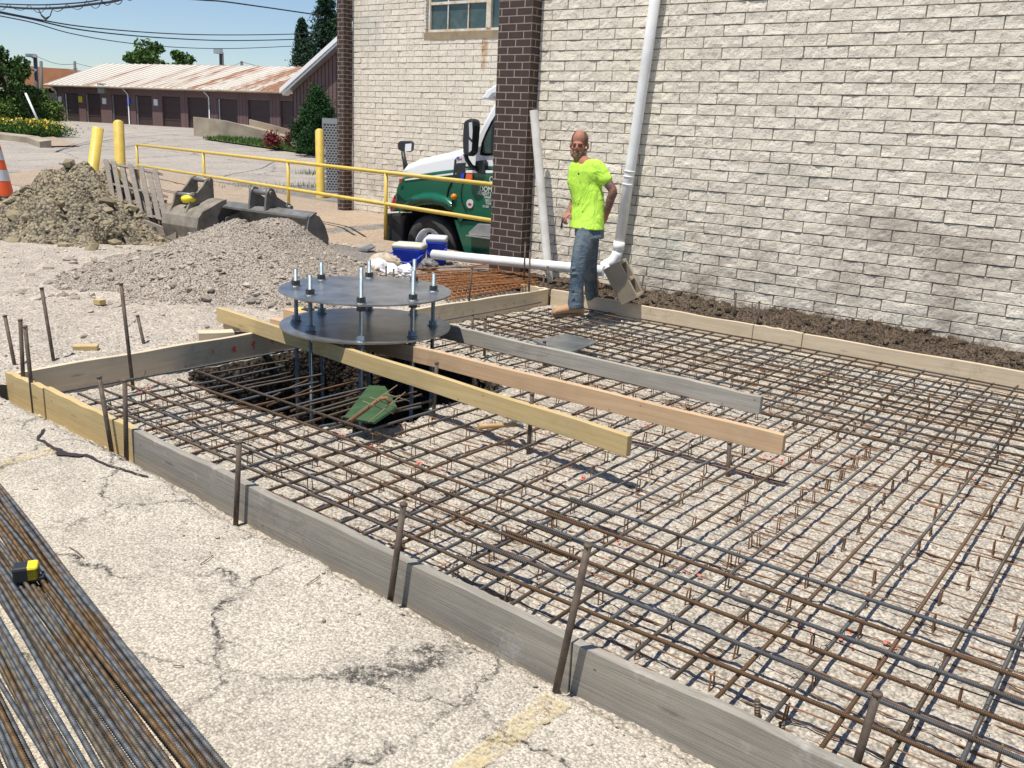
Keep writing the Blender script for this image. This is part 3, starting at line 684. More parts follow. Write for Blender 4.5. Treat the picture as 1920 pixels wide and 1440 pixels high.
# small lumber under the left end
for (a,b,h,t,m,l) in (((372,625),(440,622),.07,.12,'wood_dim','flat wood block lying outside the left form'),((418,608),(470,612),.05,.09,'wood_pale','thin wood offcut stacked on the flat block by the left form'),((505,598),(545,606),.05,.08,'wood_peach','small reddish offcut beside the lower round plate'),((530,580),(572,590),.09,.10,'wood_peach','pinkish wood block wedged left of the lower round plate')):
    A=g(*a,h-.06);B=g(*b,h-.06); plank('wood_block',A,B,h,t,m,l,'wood block',side=1,seg=3)
for (c,sz,rz,l) in (((162,660),(.16,.085,.045),.9,'yellow wood offcut lying on the pale lot near the left stakes'),((187,572),(.085,.07,.045),.2,'small square yellow offcut at the foot of the gravel pile')):
    b=gt(*c); mb=MB(); mb.box(Vector((b.x,b.y,b.z+.03)),sz,rz); tag(mb.build('wood_offcut','wood_yellow',loc=b,bevel=.003),l,'wood offcut')
# red paint marks on left board (children)
LB=[o for o in bpy.data.objects if o.get('label','').startswith('pale left form board with red')][0]
for px,py,r in ((399,659,.012),(438,655,.024),(475,645,.022),(510,640,.014)):
    rr=ray(px,py); p=CAM+rr*((-5.640)/rr.x); mb=MB(); pts=[]
    for k in range(14):
        a=k/14*6.283; q=r*random.uniform(.6,1.3)*(1.6 if k in(10,11) else 1); pts.append(p+Vector((.0035+.0,math.cos(a)*q*.8,math.sin(a)*q)))
    mb.add(pts,[tuple(range(14))]); o=mb.build('paint_mark','red_mark'); Mx=LB.matrix_basis.inverted(); o.parent=LB; o.matrix_basis=Mx@Matrix.Translation(o.location)
# red spray marks on the gravel
sp=[(300,715),(262,735),(280,728),(380,703),(640,818),(700,838),(515,826),(612,772),(782,870),(825,880),(1100,900),(1440,860),(1470,872),(1500,858),(1565,868),(1295,815),(1216,800),(1120,770),(1660,1212),(1590,1200),(1285,1070),(1100,995),(1170,1018),(1500,1175),(1850,905),(1395,820),(980,570),(1013,622),(905,735),(880,720)]
mb=MB()
for px,py in sp:
    c=g(px,py,-.185); zz=float(zbed(np.array(c.x),np.array(c.y)))+.012; c=g(px,py,zz)
    for k in range(6):
        q=c+Vector((random.gauss(0,.03),random.gauss(0,.02),.002*k)); r=random.uniform(.004,.013); n=9
        mb.add([q+Vector((math.cos(a*6.283/n)*r*random.uniform(.5,1.2),math.sin(a*6.283/n)*r*random.uniform(.4,1),random.uniform(-.004,.006))) for a in range(n)],[tuple(range(n))])
tag(mb.build('paint_spray','red_mark',fix=False),'red marking paint sprayed in dots on the gravel under the rebar','paint marks',kind='stuff')
# ================================================================== STAKES
STK=[((9,592),(30,698),(30,698),'leftmost tilted steel stake outside the far left corner'),
((38,600),(45,742),(45,742),'left one of the paired stakes holding the yellow stub'),
((47,612),(62,756),(62,756),'right one of the paired stakes holding the yellow stub'),
((78,540),(102,686),(102,686),'tall thin stake behind the left form near the corner'),
((227,532),(248,715),(248,715),'tallest leaning stake inside the left form'),
((258,592),(272,656),(272,656),'short stake leaning behind the left form'),
((186,707),(208,837),(208,837),'leaning stake on the yellow front board'),
((234,713),(237,852),(237,852),'brown upright stake where yellow and grey front boards meet'),
((449,828),(443,962),(443,962),'upright stake against the grey front board right of its brown end'),
((757,945),(733,1116),(733,1116),'second stake along the grey front board'),
((1103,1022),(1045,1282),(1045,1282),'large leaning stake in the middle of the front form'),
((1645,1300),(1600,1452),(1600,1452),'stake at the lower right inside the front form')]
def stake(top,bot,label,y=None,z=-.13,r=.0125,n=9,name='form_stake',holes=True,mat='stake'):
    b=g(*bot,z); yy=b.y if y is None else y; t=pl(*top,yy); b=pl(*bot,yy)
    d=(b-t).normalized(); mb=MB(); b2=b+d*.12
    mb.cyl(t,b2,r*.96,r*.96,n); o=mb.build(name,mat,loc=b); 
    if holes:
        m2=MB(); m2.lathe([(0,.005),(r*1.05,.0045),(r*1.2,.002),(r*1.18,-.003),(r,-.007)],t,axis=-d,n=10); h=m2.build('stake_head',mat,o)
    return tag(o,label,'stake','steel stakes')
for i,(t,b,b2,l) in enumerate(STK):
    stake(t,b,l,y=(2.33 if i==11 else None),r=.0125 if i<11 else .0125)
for t,b,y,l in (((910,597),(908,672),None,'stake in front of the grey-white template board'),((1021,640),(1020,668+20),None,'short stake beside the grey-white template board'),((1205,692),(1200,735),None,'stake near the right end of the grey-white board'),((819,680),(812,790),None,'reddish stake beside the joint in the yellow template board'),((998,738),(990,855),None,'stake under the right half of the yellow template board'),((1368,830),(1364,897),None,'stake under the right end of the peach template board')):
    stake(t,b,l,z=-.2)
for t,b,y,l in (((985,455),(982,532),8.0,'tall stake behind the back left corner beside the brick column'),((994,470),(991,560),7.5,'stake outside the left form near the back corner'),((1020,515),(1018,545),7.95,'short dark stake behind the back corner of the form'),((1027,500),(1029,562),8.0,'stake behind the back form left of the worker'),((1118,512),(1116,566),7.95,'stake behind the back form just right of the worker'),((1207,517),(1199,560),8.05,'stake beside the tipped concrete block'),((1380,550),(1376,592),7.95,'dark stake in the dirt behind the back form'),((1424,566),(1420,606),7.9,'rust red stake at the splice of the back form'),((1588,598),(1584,640),7.9,'brown stake behind the long clean back board'),((885,503),(880,558),6.6,'stake outside the left form beside the rusty mesh'),((887,590),(884,640),None,'thin stake right of the round plates'),((724,500),(724,540),None,'left one of two short rusty stakes behind the plates'),((738,505),(738,540),None,'right one of two short rusty stakes behind the plates')):
    stake(t,b,l,y=y,z=-.1,r=.010)
# ================================================================== REBAR MAT
MAT=thing('rebar_mat',(-2.5,5,-.2),'tied grid of long ribbed steel bars filling the wooden form','rebar grid')
def bar(name,a,b,r,mat,parent,bend=.006,n=7,seg=10):
    a=Vector(a);b=Vector(b); L=(b-a).length; xd=(b-a).normalized(); zd=Vector((0,0,1)); yd=zd.cross(xd).normalized(); zd=xd.cross(yd)
    ph=random.uniform(0,6); pts=[Vector((L*i/seg,bend*math.sin(ph+i*.7),bend*.6*math.sin(ph*2+i*.9))) for i in range(seg+1)]
    mb=MB(); mb.tube(pts,r,n); o=mb.build(name,mat,fix=False)
    Mx=Matrix((xd,yd,zd)).transposed().to_4x4(); Mx.translation=a-(wloc(parent) if parent else Vector((0,0,0)))
    if parent: o.parent=parent
    o.matrix_basis=Mx; return o
RB=.0078
# bars along Y (away from the camera) - lower of the two mats of bars
xsb=[-5.42,-5.08]+[ -4.92+.166*i for i in range(37)]
for i,x in enumerate(xsb):
    if x>1.1: break
    jit=random.uniform(-.012,.012); x+=jit
    y0=2.425-.048*(x+5.7)+.075+random.uniform(0,.10); dx=random.uniform(-.02,.02)+(.04 if x<-4.2 else -.02)
    m='rebar_rusty' if random.random()<.36 else 'rebar'
    if -5.2<x<-3.75:      # cut at the pit
        ye=3.75+random.uniform(0,.25)+(x+5.2)*.22
        if i%3==0: ye=4.15
        bar('rebar',(x,y0,-.105),(x+dx,ye,-.108),RB,m,MAT)
        bar('rebar',(x+dx,5.25+random.uniform(-.1,.1),-.105),(x,7.62+random.uniform(-.05,.05),-.105),RB*.9,m,MAT)
    else: bar('rebar',(x,y0,-.105),(x+dx,7.62+random.uniform(-.06,.05),-.105),RB,m,MAT)
yx=[2.545,2.70,2.865,3.01,3.16,3.36]
for i,y in enumerate(yx):
    x0=-5.35+random.uniform(-.05,.25); m='rebar_rusty' if i in(0,2,4) else 'rebar'
    bar('rebar',(x0,y+.10,-.087),(-1.9,y-.01,-.087),RB,m,MAT); bar('rebar',(-2.15,y+.012,-.084),(1.2,y-.03,-.087),RB*1.05,'rebar' if i%2 else 'rebar_rusty',MAT)
yb=[5.42,5.60,5.78,5.95,6.10,6.25,6.42,6.58,6.75,6.9,7.05,7.22,7.40,7.52]
for i,y in enumerate(yb):
    x0=-5.2+random.uniform(-.1,.3)+(.5 if y<5.7 else 0); m='rebar_rusty' if i in(1,4,8,12) else 'rebar'
    bar('rebar',(x0,y+.06,-.087),(1.2,y-.10,-.087),RB*.95,m,MAT)
tm=MB()
for x in xsb:
    for y in yx+yb:
        if x<1.15 and random.random()<.42 and sdist(np.array(x),np.array(y))<-.05 and not (-5.2<x<-3.75 and 3.3<y<5.3):
            yy=y+(.02 if y in yx else -.02); c=Vector((x+random.uniform(-.01,.01),yy,-.096)); a=random.choice((.785,-.785))
            u=Vector((math.cos(a),math.sin(a),0)); tm.tube([c-u*.016,c-u*.010+Vector((0,0,.019)),c+u*.010+Vector((0,0,.019)),c+u*.016,c+u*.006-Vector((0,0,.02))],.0014,3,cap=False); tm.tube([c+u*.004+Vector((0,0,.018)),c+u*.012+Vector((.004,.006,.034))],.0012,3,cap=False)
tw=tm.build('tie_wire','wire_black',MAT,fix=False); tw['kind']='stuff'
# dowel stubs
for i,(px,py,pb) in enumerate(((1420,1312,1352),(1466,1355,1375),(755,1013,1035))):
    b=g(px,pb,-.2); t=pl(px,py,b.y); o=bar('rebar_stub',b,t,.010,'rebar_rusty',None,bend=0,seg=2)
    tag(o,['upright rusty rebar stub just inside the lower right form','shorter rusty rebar stub inside the lower right form','short dark rebar stub behind the second grey board stake'][i],'rebar stub')
# slab bolsters (thin rusty wire chairs) running along X under the bars
def bolster(x0,x1,y,lab_i,skew=0.0):
    base=Vector((x0,y,-.2)); mb=MB(); L=x1-x0; seg=14; zt=-.122
    def z_at(x,yy): return max(-.215,float(zbed(np.array(x),np.array(yy)))+.006) 
    for dy,zz in ((-.032,-.190),(.032,-.190),(0,zt)):
        pts=[]
        for i in range(seg+1):
            x=x0+L*i/seg; yy=y+dy+skew*L*i/seg+.006*math.sin(i*1.3+y*9); pts.append((x,yy,zz+.004*math.sin(i*2.1+y*5)))
        mb.tube(pts,.0030,4,cap=False)
    x=x0+.05
    o=mb.build('wire_runner','rust_wire',fix=False)
    m2=MB(); pts=[]; sg=1; w=.017
    while x<x1-.03:
        yy=y+skew*(x-x0); lean=random.uniform(-.005,.005)
        pts+=[(x-.004,yy-sg*w*1.3,-.194),(x,yy-sg*w,-.186),(x+lean,yy-sg*w*.8,zt-.002),(x+lean,yy+sg*w*.8,zt-.002),(x,yy+sg*w,-.186),(x+.004,yy+sg*w*1.3,-.194)]; sg=-sg; x+=.27*random.uniform(.85,1.15)
    m2.tube(pts,.0034,4,cap=False,smooth=False)
    return o,m2
random.seed(11)
rows=[(-5.2,1.2,2.53+.232*i) if (2.53+.232*i<3.3 or 2.53+.232*i>5.4) else (-3.6,1.2,2.53+.232*i) for i in range(22)]
for i,(a,b,y) in enumerate(rows):
    for j,(q0,q1) in enumerate(((a,(a+b)/2-.1),((a+b)/2-.2,b))):
        t=thing('wire_chair_strip',(q0,y,-.2),'thin rusty wire chair strip with hoops under the rebar grid','rebar chair','rusty wire chair strips under the rebar')
        o,m2=bolster(q0,q1,y+j*.02,i,random.uniform(-.012,.004)); o.parent=t; o.location=Vector(o.location)-wloc(t)
        m2.build('bent_wire','rust_wire',t,fix=False)
# black plate, hammer
c=g(1060,642,-.075); mb=MB(); q=[g(1000,638,-.066),g(1062,625,-.066),g(1122,640,-.066),g(1064,662,-.066)]
mb.prism(q,(0,0,-.016)); tag(mb.build('steel_sheet','plate_steel',loc=c,bevel=.003),'flat dark grey square plate lying on the rebar behind the grey-white board','plate')
ha,hb=g(897,800,-.065),g(975,796,-.065)
t=thing('hammer',ha,'wood handled hammer lying on the gravel between template boards','hammer')
mb=MB(); mb.tube([ha,ha.lerp(hb,.3),ha.lerp(hb,.7),hb],[.019,.014,.012,.013],10); mb.build('handle','hammer_handle',t)
mb=MB(); dz=Vector((0,0,.0)); ax=(hb-ha).cross(Vector((0,0,1))).normalized(); mb.tube([hb-ax*.07,hb-ax*.05,hb-ax*.01,hb+ax*.02,hb+ax*.055],[.014,.019,.012,.016,.006],10); mb.build('hammer_head','zinc',t)
# ================================================================== ANCHOR BOLT ASSEMBLY
CX,CY=-4.825,4.60; ZL,ZU=.148,.408
AB=thing('anchor_bolt_cage',(CX,CY,ZL),'two round steel template plates stacked on eight long threaded anchor rods over the pit','anchor bolts')
for nm,z in (('lower_plate',ZL),('upper_plate',ZU)):
    mb=MB(); R_=.622; prof=[(0,-.006),(R_,-.006),(R_,.006),(0,.006)]
    mb.lathe([(0.001,-.006),(R_,-.006)],(CX,CY,z),n=72,smooth=False); mb.lathe([(R_,-.006),(R_,.006)],(CX,CY,z),n=72,smooth=True); mb.lathe([(R_,.006),(.001,.006)],(CX,CY,z),n=72,smooth=False)
    o=mb.build(nm,'plate_steel',AB)
    o['label']={'lower_plate':'shaded dark lower round plate','upper_plate':'sunlit bluish upper round plate'}[nm]
RP=[((-5.23,4.285),.54),((-4.884,4.126),.555),((-4.443,4.19),.655),((-4.31,4.553),.62),((-4.471,4.94),.545),((-4.85,5.133),.59),((-5.197,4.986),.55),((-5.334,4.618),.55)]
for i,((x,y),zt) in enumerate(RP):
    mb=MB(); r=.0175; pts=[];rs=[]; z=-1.12
    r=.0150; mb.cyl((x,y,-1.12),(x,y,zt),r,r,12)
    ro=mb.build('anchor_rod','zinc',AB)
    for z0,dn in ((ZU,1),(ZL,1),(ZU,-1),(ZL,-1)):
        mb=MB(); z=z0+(.0095 if dn>0 else -.0095); mb.lathe([(r,-.003),(.040,-.003),(.040,.003),(r,.003)],(x,y,z),n=20,smooth=False); mb.build('washer','zinc',ro)
        mb=MB(); z=z0+(.030 if dn>0 else -.030); mb.lathe([(r*.98,-.016),(.031,-.016),(.031,.016),(r*.98,.016)],(x,y,z),n=6,smooth=False); mb.build('nut','nut' if z0==ZU else 'zinc',ro)
k=NB('thread_dummy')
# thread bump on zinc
kz=MATS['zinc']; 
w=kz.node_tree.nodes.new('ShaderNodeTexWave'); w.wave_type='BANDS'; w.bands_direction='Z'; w.inputs['Scale'].default_value=70
tc=kz.node_tree.nodes['Texture Coordinate']; kz.node_tree.links.new(tc.outputs['Object'],w.inputs['Vector'])
bp=kz.node_tree.nodes.new('ShaderNodeBump'); bp.inputs['Strength'].default_value=.6; bp.inputs['Distance'].default_value=.003
kz.node_tree.links.new(w.outputs['Fac'],bp.inputs['Height']); kz.node_tree.links.new(bp.outputs[0],kz.node_tree.nodes['Principled BSDF'].inputs['Normal'])
# inside the pit: green sheet, wire bits, wood form box
q=[P(645,782,5.3),P(692,722,5.95),P(722,724,5.85),P(744,762,5.4),P(700,792,5.15)]
mb=MB(); mb.prism(q,(0.004,0.006,-.012)); tag(mb.build('green_sheet','green_sheet',loc=q[4]),'flat green sheet leaning in the pit under the yellow board','sheet')
t=thing('wire_mesh_scrap',P(700,770,5.0),'small bent scrap of light wire mesh lying over the green sheet','wire mesh'); mb=MB(); dp=4.95
for a,b in (((680,752),(738,776)),((694,745),(752,768)),((722,738),(768,752)),((660,782),(745,722)),((690,792),(760,735)),((650,790),(690,765))): mb.tube([P(*a,dp),P(*b,dp+.15)],.0028,4)
mb.build('mesh_wires','straw',t)
mb=MB(); mb.tube([P(655,790,4.98),P(690,765,5.02),P(712,748,5.0),P(724,746,5.0),P(731,757,5.0)],.012,8); tag(mb.build('bent_rod','rust_wire',loc=P(690,765,5.02)),'bent brown rod arching over the green sheet in the pit','rod')
bar_p=[((380,705),(555,672),-.16,-.2),((380,732),(548,698),-.15,-.15)]
for i,((ax,ay),(bx,by),z1,z2) in enumerate([((395,700),(570,671),-.12,-.14),((420,733),(550,705),-.12,-.13),((500,748),(580,711),-.11,-.13),((500,762),(607,720),-.11,-.13)]):
    bar('rebar',g(ax,ay,z1),g(bx,by,z2),RB*.9,'rebar' if i%2 else 'rebar_rusty',MAT,bend=.003)
for a,b in (((640,782),(790,740)),((600,800),(790,762)),((590,775),(735,735)),((545,770),(690,730))):
    bar('rebar',g(*a,-.11),g(*b,-.12),RB*.95,random.choice(['rebar','rebar_rusty']),MAT,bend=.004)
mb=MB(); mb.bb((-4.9,4.75,-1.1),(-4.1,4.80,-.72)); tag(mb.build('rusty_plate','rust_wire',loc=(-4.5,4.75,-1.1)),'dark red rusty plate standing deep in the pit behind the green sheet','plate')
# ================================================================== REBAR BUNDLE lower left
def ribbed(L,r,seed):
    random.seed(seed); mb=MB(); n=7; pitch=.0115; m=int(L/pitch); pts=[];rs=[]; ph=random.uniform(0,6); bd=random.uniform(.002,.008)
    for i in range(m+1):
        x=i*pitch; y=bd*math.sin(ph+x*2.2); z=0
        pts+=[(x-.0035,y,z),(x-.0018,y,z),(x+.0018,y,z),(x+.0035,y,z)]; rs+=[r*.90,r*1.08,r*1.08,r*.90]
    mb.tube(pts,rs,n); return mb
rebar_mat('rebar_pile',(.085,.092,.098),(.20,.215,.225),(.24,.145,.065),.51)
rebar_mat('rebar_pile_brown',(.12,.10,.075),(.22,.19,.14),(.22,.13,.055),.46)
protos=[]
zpv=lambda p: zs(p.x,p.y)
NB_=84
for i in range(NB_):
    t=i/(NB_-1); random.seed(100+i)
    # far end spread to near end spread on the slab (polyline between measured bundle edges)
    def at(u,tt):
        R0,R1=Vector((-4.55,1.72,0)),Vector((-1.15,1.105,0)); L0,L1=Vector((-4.35,1.06,0)),Vector((-1.55,.42,0))
        return R0.lerp(R1,u).lerp(L0.lerp(L1,u),tt)
    t=t**1.35; ja,jb=random.uniform(-.07,.07),random.uniform(-.09,.09)
    if t<.03: ja=jb=0
    a=at(0,min(max(t+ja,0),1)); b=at(1,min(max(t+jb,0),1))
    layer=random.choice([0,0,1,1,2,3]) if t>.03 else 0
    za,zb=zpv(a)+.011+layer*.013+random.uniform(0,.004),zpv(b)+.011+layer*.013+random.uniform(0,.004)
    a.z,b.z=za,zb; L=(b-a).length
    rr=random.choice([.0075,.0085,.0095])
    if i<5:
        mb=ribbed(3.46,[.0072,.0078,.0075,.0068,.0080][i],i); o=mb.build('rebar_rod','rebar',fix=False); o.data.materials[0]=M('rebar_pile'); protos.append(o)
    else:
        o=protos[i%5].copy(); COL.objects.link(o)
    xd=(b-a).normalized(); yd=Vector((0,0,1)).cross(xd).normalized(); zd=xd.cross(yd)
    Mx=Matrix((xd,yd,zd)).transposed().to_4x4(); rot=Matrix.Rotation(random.uniform(0,.0),4,'X'); Mx.translation=a; o.matrix_basis=Mx
    o.material_slots[0].link='OBJECT'; o.material_slots[0].material=M('rebar_pile_brown' if random.random()<.15+.45*t else 'rebar_pile')
    tag(o,'long ribbed steel rod in the loose pile on the pavement at lower left','rebar','loose rebar rods piled on the pavement')
# tape measure on the rods
tp=g(50,1081,.0); zt=zs(tp.x,tp.y)+.06; tp=g(50,1083,zt)
T=thing('tape_measure',tp,'black and yellow tape measure resting on the rebar pile','tape measure')
xd=Vector((.93,.10,0)).normalized(); Rm=Matrix.Rotation(math.radians(60),3,'Z')
mb=MB(); mb.box(tp+Vector((0,0,.022)),(.082,.066,.060),mat=Rm); mb.build('case','black_plastic',T,bevel=.009)
mb=MB(); mb.box(tp+Rm@Vector((.020,0.001,.0235)),(.042,.068,.058),mat=Rm); mb.build('grip_band','cap_yellow',T,bevel=.009)
mb=MB(); mb.box(tp+Rm@Vector((.042,-.016,.002)),(.03,.03,.016),mat=Rm); mb.build('blade_mouth','black_plastic',T,bevel=.002)
for i,(a,b) in enumerate((((375,1060),(400,1042)),((600,1075),(575,1092)),((130,1033),(158,1052)),((325,1243),(345,1243)),((1020,1306),(1032,1318)))):
    z=-.11; A,B=g(*a,z),g(*b,z); A.z=zs(A.x,A.y)+.006; B.z=zs(B.x,B.y)+.004; mb=MB(); mb.tube([A,(A+B)/2+Vector((.004,.003,.003)),B],.0018,5)
    tag(mb.build('twig','twig',loc=A),['short bent tie wire near the middle of the slab','thin straight twig beside the grey board','long thin twig near the rebar pile','small nail lying at the edge of the rebar pile','dark scrap of wire near the yellow line'][i],'twig' if i in(1,2) else 'wire')
# ================================================================== PILES
random.seed(21)
def mound(name,cx,cy,rx,ry,h,rot,mat,seed,rough,res=.035,top=1.0,label=None,extra=None,crag=0):
    c,s=math.cos(rot),math.sin(rot); R_=1.25
    xs=lin(cx-rx*R_,cx+rx*R_,res); ys=lin(cy-ry*R_,cy+ry*R_,res)
    def zf(X,Y):
        dx,dy=X-cx,Y-cy; wob=1+.22*(fb(X*1.1,Y*1.1,3,seed)-.5)*2
        r=np.sqrt((dx/rx)**2+(dy/ry)**2)/wob
        m=np.clip(1-r,0,1); 
        z=h*(1-np.sqrt(1-0*m)+np.minimum(m*1.12,1-.5*(1-m)**2*0-.12*np.exp(-m*0))*0+m**.93)
        if extra is not None: z=z+extra(X,Y)
        mm=np.clip(m*6,0,1)
        z=z+mm*(rough*(fb(X*3,Y*3,4,seed+3)-.5)+rough*.4*(fb(X*13,Y*13,3,seed+4)-.5))
        if crag: z=z+mm*crag*np.abs(fb(X*2.4,Y*2.4,4,seed+9)-.5)*2-mm*crag*.3
        return hzn(X,Y)-.03+z
    def keep(x,y): return ((x-cx)/rx)**2+((y-cy)/ry)**2<1.45
    o=gridmesh(name,xs,ys,zf,mat,keep=keep,loc=(cx,cy,-.1)); 
    return o,zf
# gravel pile: peak px(505,408)
pk=P(500,407,11.0)
gp,gzf=mound('gravel_pile',-8.25,5.98,1.9,1.7,.62,0,'pilegravel',51,.09,label=None,extra=lambda X,Y:.30*np.exp(-((X+8.32)**2/.20+(Y-6.75)**2/.22))+.08*np.exp(-((X+8.0)**2/.5+(Y-5.3)**2/.5)))
tag(gp,'large mound of grey crushed gravel in front of the excavator buckets','gravel pile')
N=9000; a=RNG.uniform(0,6.283,N); rr=RNG.uniform(0,1,N)**.55*1.22; x=-8.25+np.cos(a)*rr*1.9; y=5.98+np.sin(a)*rr*1.7
slope=rr; r=np.clip(RNG.pareto(2.0,N)*.006+.0045,.004,.04)*(.7+.9*slope**3)
tag(stones('pile_stones',np.stack([x,y,gzf(x,y)+r*.25],-1),r,'stone_pile'),'loose stones rolled over and around the gravel pile','gravel',kind='stuff')
b=P(528,458,10.1); 
# dirt pile
dp,dzf=mound('dirt_pile',-13.45,6.95,2.45,2.0,.72,0,'clay',61,.30,res=.045,crag=.42,extra=lambda X,Y:.30*np.exp(-((X+13.9)**2/1.3+(Y-7.4)**2/.5)))
tag(dp,'heap of cracked yellow brown clay beside the wooden pallet','dirt pile')
N=1500; a=RNG.uniform(0,6.283,N); rr=np.sqrt(RNG.uniform(0,1,N))*1.1; x=-13.45+np.cos(a)*rr*2.45; y=6.95+np.sin(a)*rr*2.0
r=np.clip(RNG.pareto(1.9,N)*.014+.010,.01,.13); tag(stones('clay_clods',np.stack([x,y,dzf(x,y)+r*.15],-1),r,'clod',flat=.75),'clods of broken clay lying over the dirt heap','clods',kind='stuff')
# big clay slabs in the heap
for pts,l,m,th in ((((60,395),(95,372),(170,350),(182,356),(120,388),(72,402)),'long cracked clay slab across the middle of the dirt heap','clay',.2),(((183,455),(175,425),(190,408),(215,418),(228,440),(200,462)),'pale flat clay slab at the right foot of the dirt heap','clay',.1),(((97,433),(110,424),(126,426),(122,434),(104,439)),'small flat clay slab low on the dirt heap','clay',.06)):
    d0=dep(gt(*pts[0]))-.9 if th>.15 else dep(gt(200,455))-.2
    if th==.06: d0=dep(gt(110,437))
    pp=[P(px,py,d0) for px,py in pts]; away=(pp[0]-CAM).normalized(); mb=MB(); n=len(pp)
    c0=sum(pp,Vector())/n
    vs=[]; 
    for k in range(n):
        a,b=pp[k],pp[(k+1)%n]
        for q in range(5): vs.append(a.lerp(b,q/5)+Vector((random.uniform(-1,1),random.uniform(-1,1),random.uniform(-1,1)))*.02)
    n2=len(vs); back=[v+Vector((away.x,away.y,.1))*th*2 for v in vs]; 
    mid=[c0.lerp(v,.55)-away*.05+Vector((0,0,random.uniform(-.02,.04))) for v in vs]
    mb.add([c0-away*.07]+mid+vs+back,[(0,1+k,1+(k+1)%n2) for k in range(n2)]+[(1+k,1+n2+k,1+n2+(k+1)%n2,1+(k+1)%n2) for k in range(n2)]+[(1+n2+k,1+2*n2+k,1+2*n2+(k+1)%n2,1+n2+(k+1)%n2) for k in range(n2)])
    tag(mb.build('clay_slab',m,loc=c0),l,'clay slab')
N=500; x=RNG.uniform(-12.5,-10.9,N); y=RNG.uniform(6.7,7.9,N); r=np.clip(RNG.pareto(1.9,N)*.014+.01,.01,.09)
tag(stones('clay_scatter',np.stack([x,y,hzn(x,y)+r*.3],-1),r,'clod'),'clay crumbs scattered between the heap and the buckets','clods',kind='stuff')
# ================================================================== PALLET
def frame3(o,ux,uy):   # o origin, ux, uy vectors -> matrix with z normal
    x=ux.normalized(); z=x.cross(uy).normalized(); y=z.cross(x); return x,y,z
O=P(222,392,13.4); TX=P(368,428,12.4); TY=P(203,302,13.7)
x_,y_,z_=frame3(O,TX-O,TY-O); 
if z_.dot(CAM-O)<0: z_=-z_
Lx=(TX-O).length; Ly=(TY-O).length; ux_=(TX-O).normalized(); uy_=(TY-O).normalized()
PT=thing('wooden_pallet',O,'weathered grey wooden pallet leaning up beside the clay heap','pallet')
Rm=Matrix((x_,y_,z_)).transposed()
def pbox(mb,x0,x1,y0,y1,z0,z1,sk=0):
    q=lambda x,y,z: O+ux_*(x+math.tan(sk)*(y-y0))+uy_*y+z_*z
    mb.add([q(x,y,z) for z in(z0,z1) for y in(y0,y1) for x in(x0,x1)],[(0,2,3,1),(4,5,7,6),(0,1,5,4),(2,6,7,3),(0,4,6,2),(1,3,7,5)])
xsl=[.00,.20,.42,.66,.88,1.08,1.24]; Lx=1.36
for i,xx in enumerate(xsl):
    if xx+.1>Lx: break
    mb=MB(); pbox(mb,xx,xx+.115,-.02,Ly+.01-.10*(i%3==2),.09,.108,sk=random.uniform(-.03,.03)+.03); mb.build('deck_board','wood_old',PT,bevel=.003)
for yy in (.02,Ly*.5,Ly-.05):
    mb=MB(); pbox(mb,-.02,Lx,yy-.02,yy+.02,0,.088); mb.build('stringer','wood_old',PT)
for xx in (.02,.30,.60,.95):
    mb=MB(); pbox(mb,xx,xx+.10,-.02,Ly,-.02,-.002); mb.build('bottom_board','wood_old',PT)
# tilted plank under the pallet
plank('broken_board',P(218,398,13.3)+Vector((0,0,.05)),P(330,436,12.3),.13,.03,'wood_old','broken board lying under the lower edge of the pallet','board',side=1,seg=4)
# ================================================================== EXCAVATOR BUCKETS
def bucket(name,A,B,profile,thick,mat,label,teeth=False):
    """A->B: width line at the lip top; profile in (away, up) metres, open from first to last point"""
    w=(B-A); Wd=w.length; wd=w.normalized(); wd=Vector((wd.x,wd.y,0)).normalized(); n_=Vector((-wd.y,wd.x,0)); n_=n_ if n_.dot(A-CAM)>0 else -n_
    t=thing(name,A-Vector((0,0,profile[0][1])),label,'bucket'); base=A-Vector((0,0,profile[0][1])); base=Vector((A.x,A.y,A.z))
    pz=profile[0][1]; pt=lambda a,u,s: Vector((base.x,base.y,base.z))+wd*s+n_*a+Vector((0,0,u-pz))
    mb=MB(); m=len(profile); vs=[]
    inner=[]
    for i,(a,u) in enumerate(profile):
        p0=Vector(profile[max(i-1,0)]); p1=Vector(profile[min(i+1,m-1)]); tt=(p1-p0).normalized(); nn=Vector((-tt.y,tt.x)); inner.append((a+nn.x*-thick,u+nn.y*-thick))
    for i in range(m):
        vs+=[pt(*profile[i],0),pt(*profile[i],Wd),pt(*inner[i],Wd),pt(*inner[i],0)]
    fs=[]
    for i in range(m-1):
        for k in range(4): fs.append((i*4+k,i*4+(k+1)%4,i*4+4+(k+1)%4,i*4+4+k))
    fs+=[(0,1,2,3),tuple((m-1)*4+k for k in (3,2,1,0))]
    mb.add(vs,fs); mb.build('shell',mat,t,bevel=.004)
    for s0 in (-thick,Wd):
        mb=MB(); mb.prism([pt(a,u,s0) for a,u in profile],wd*thick); mb.build('side_plate',mat,t,bevel=.003)
    return t,pt,Wd
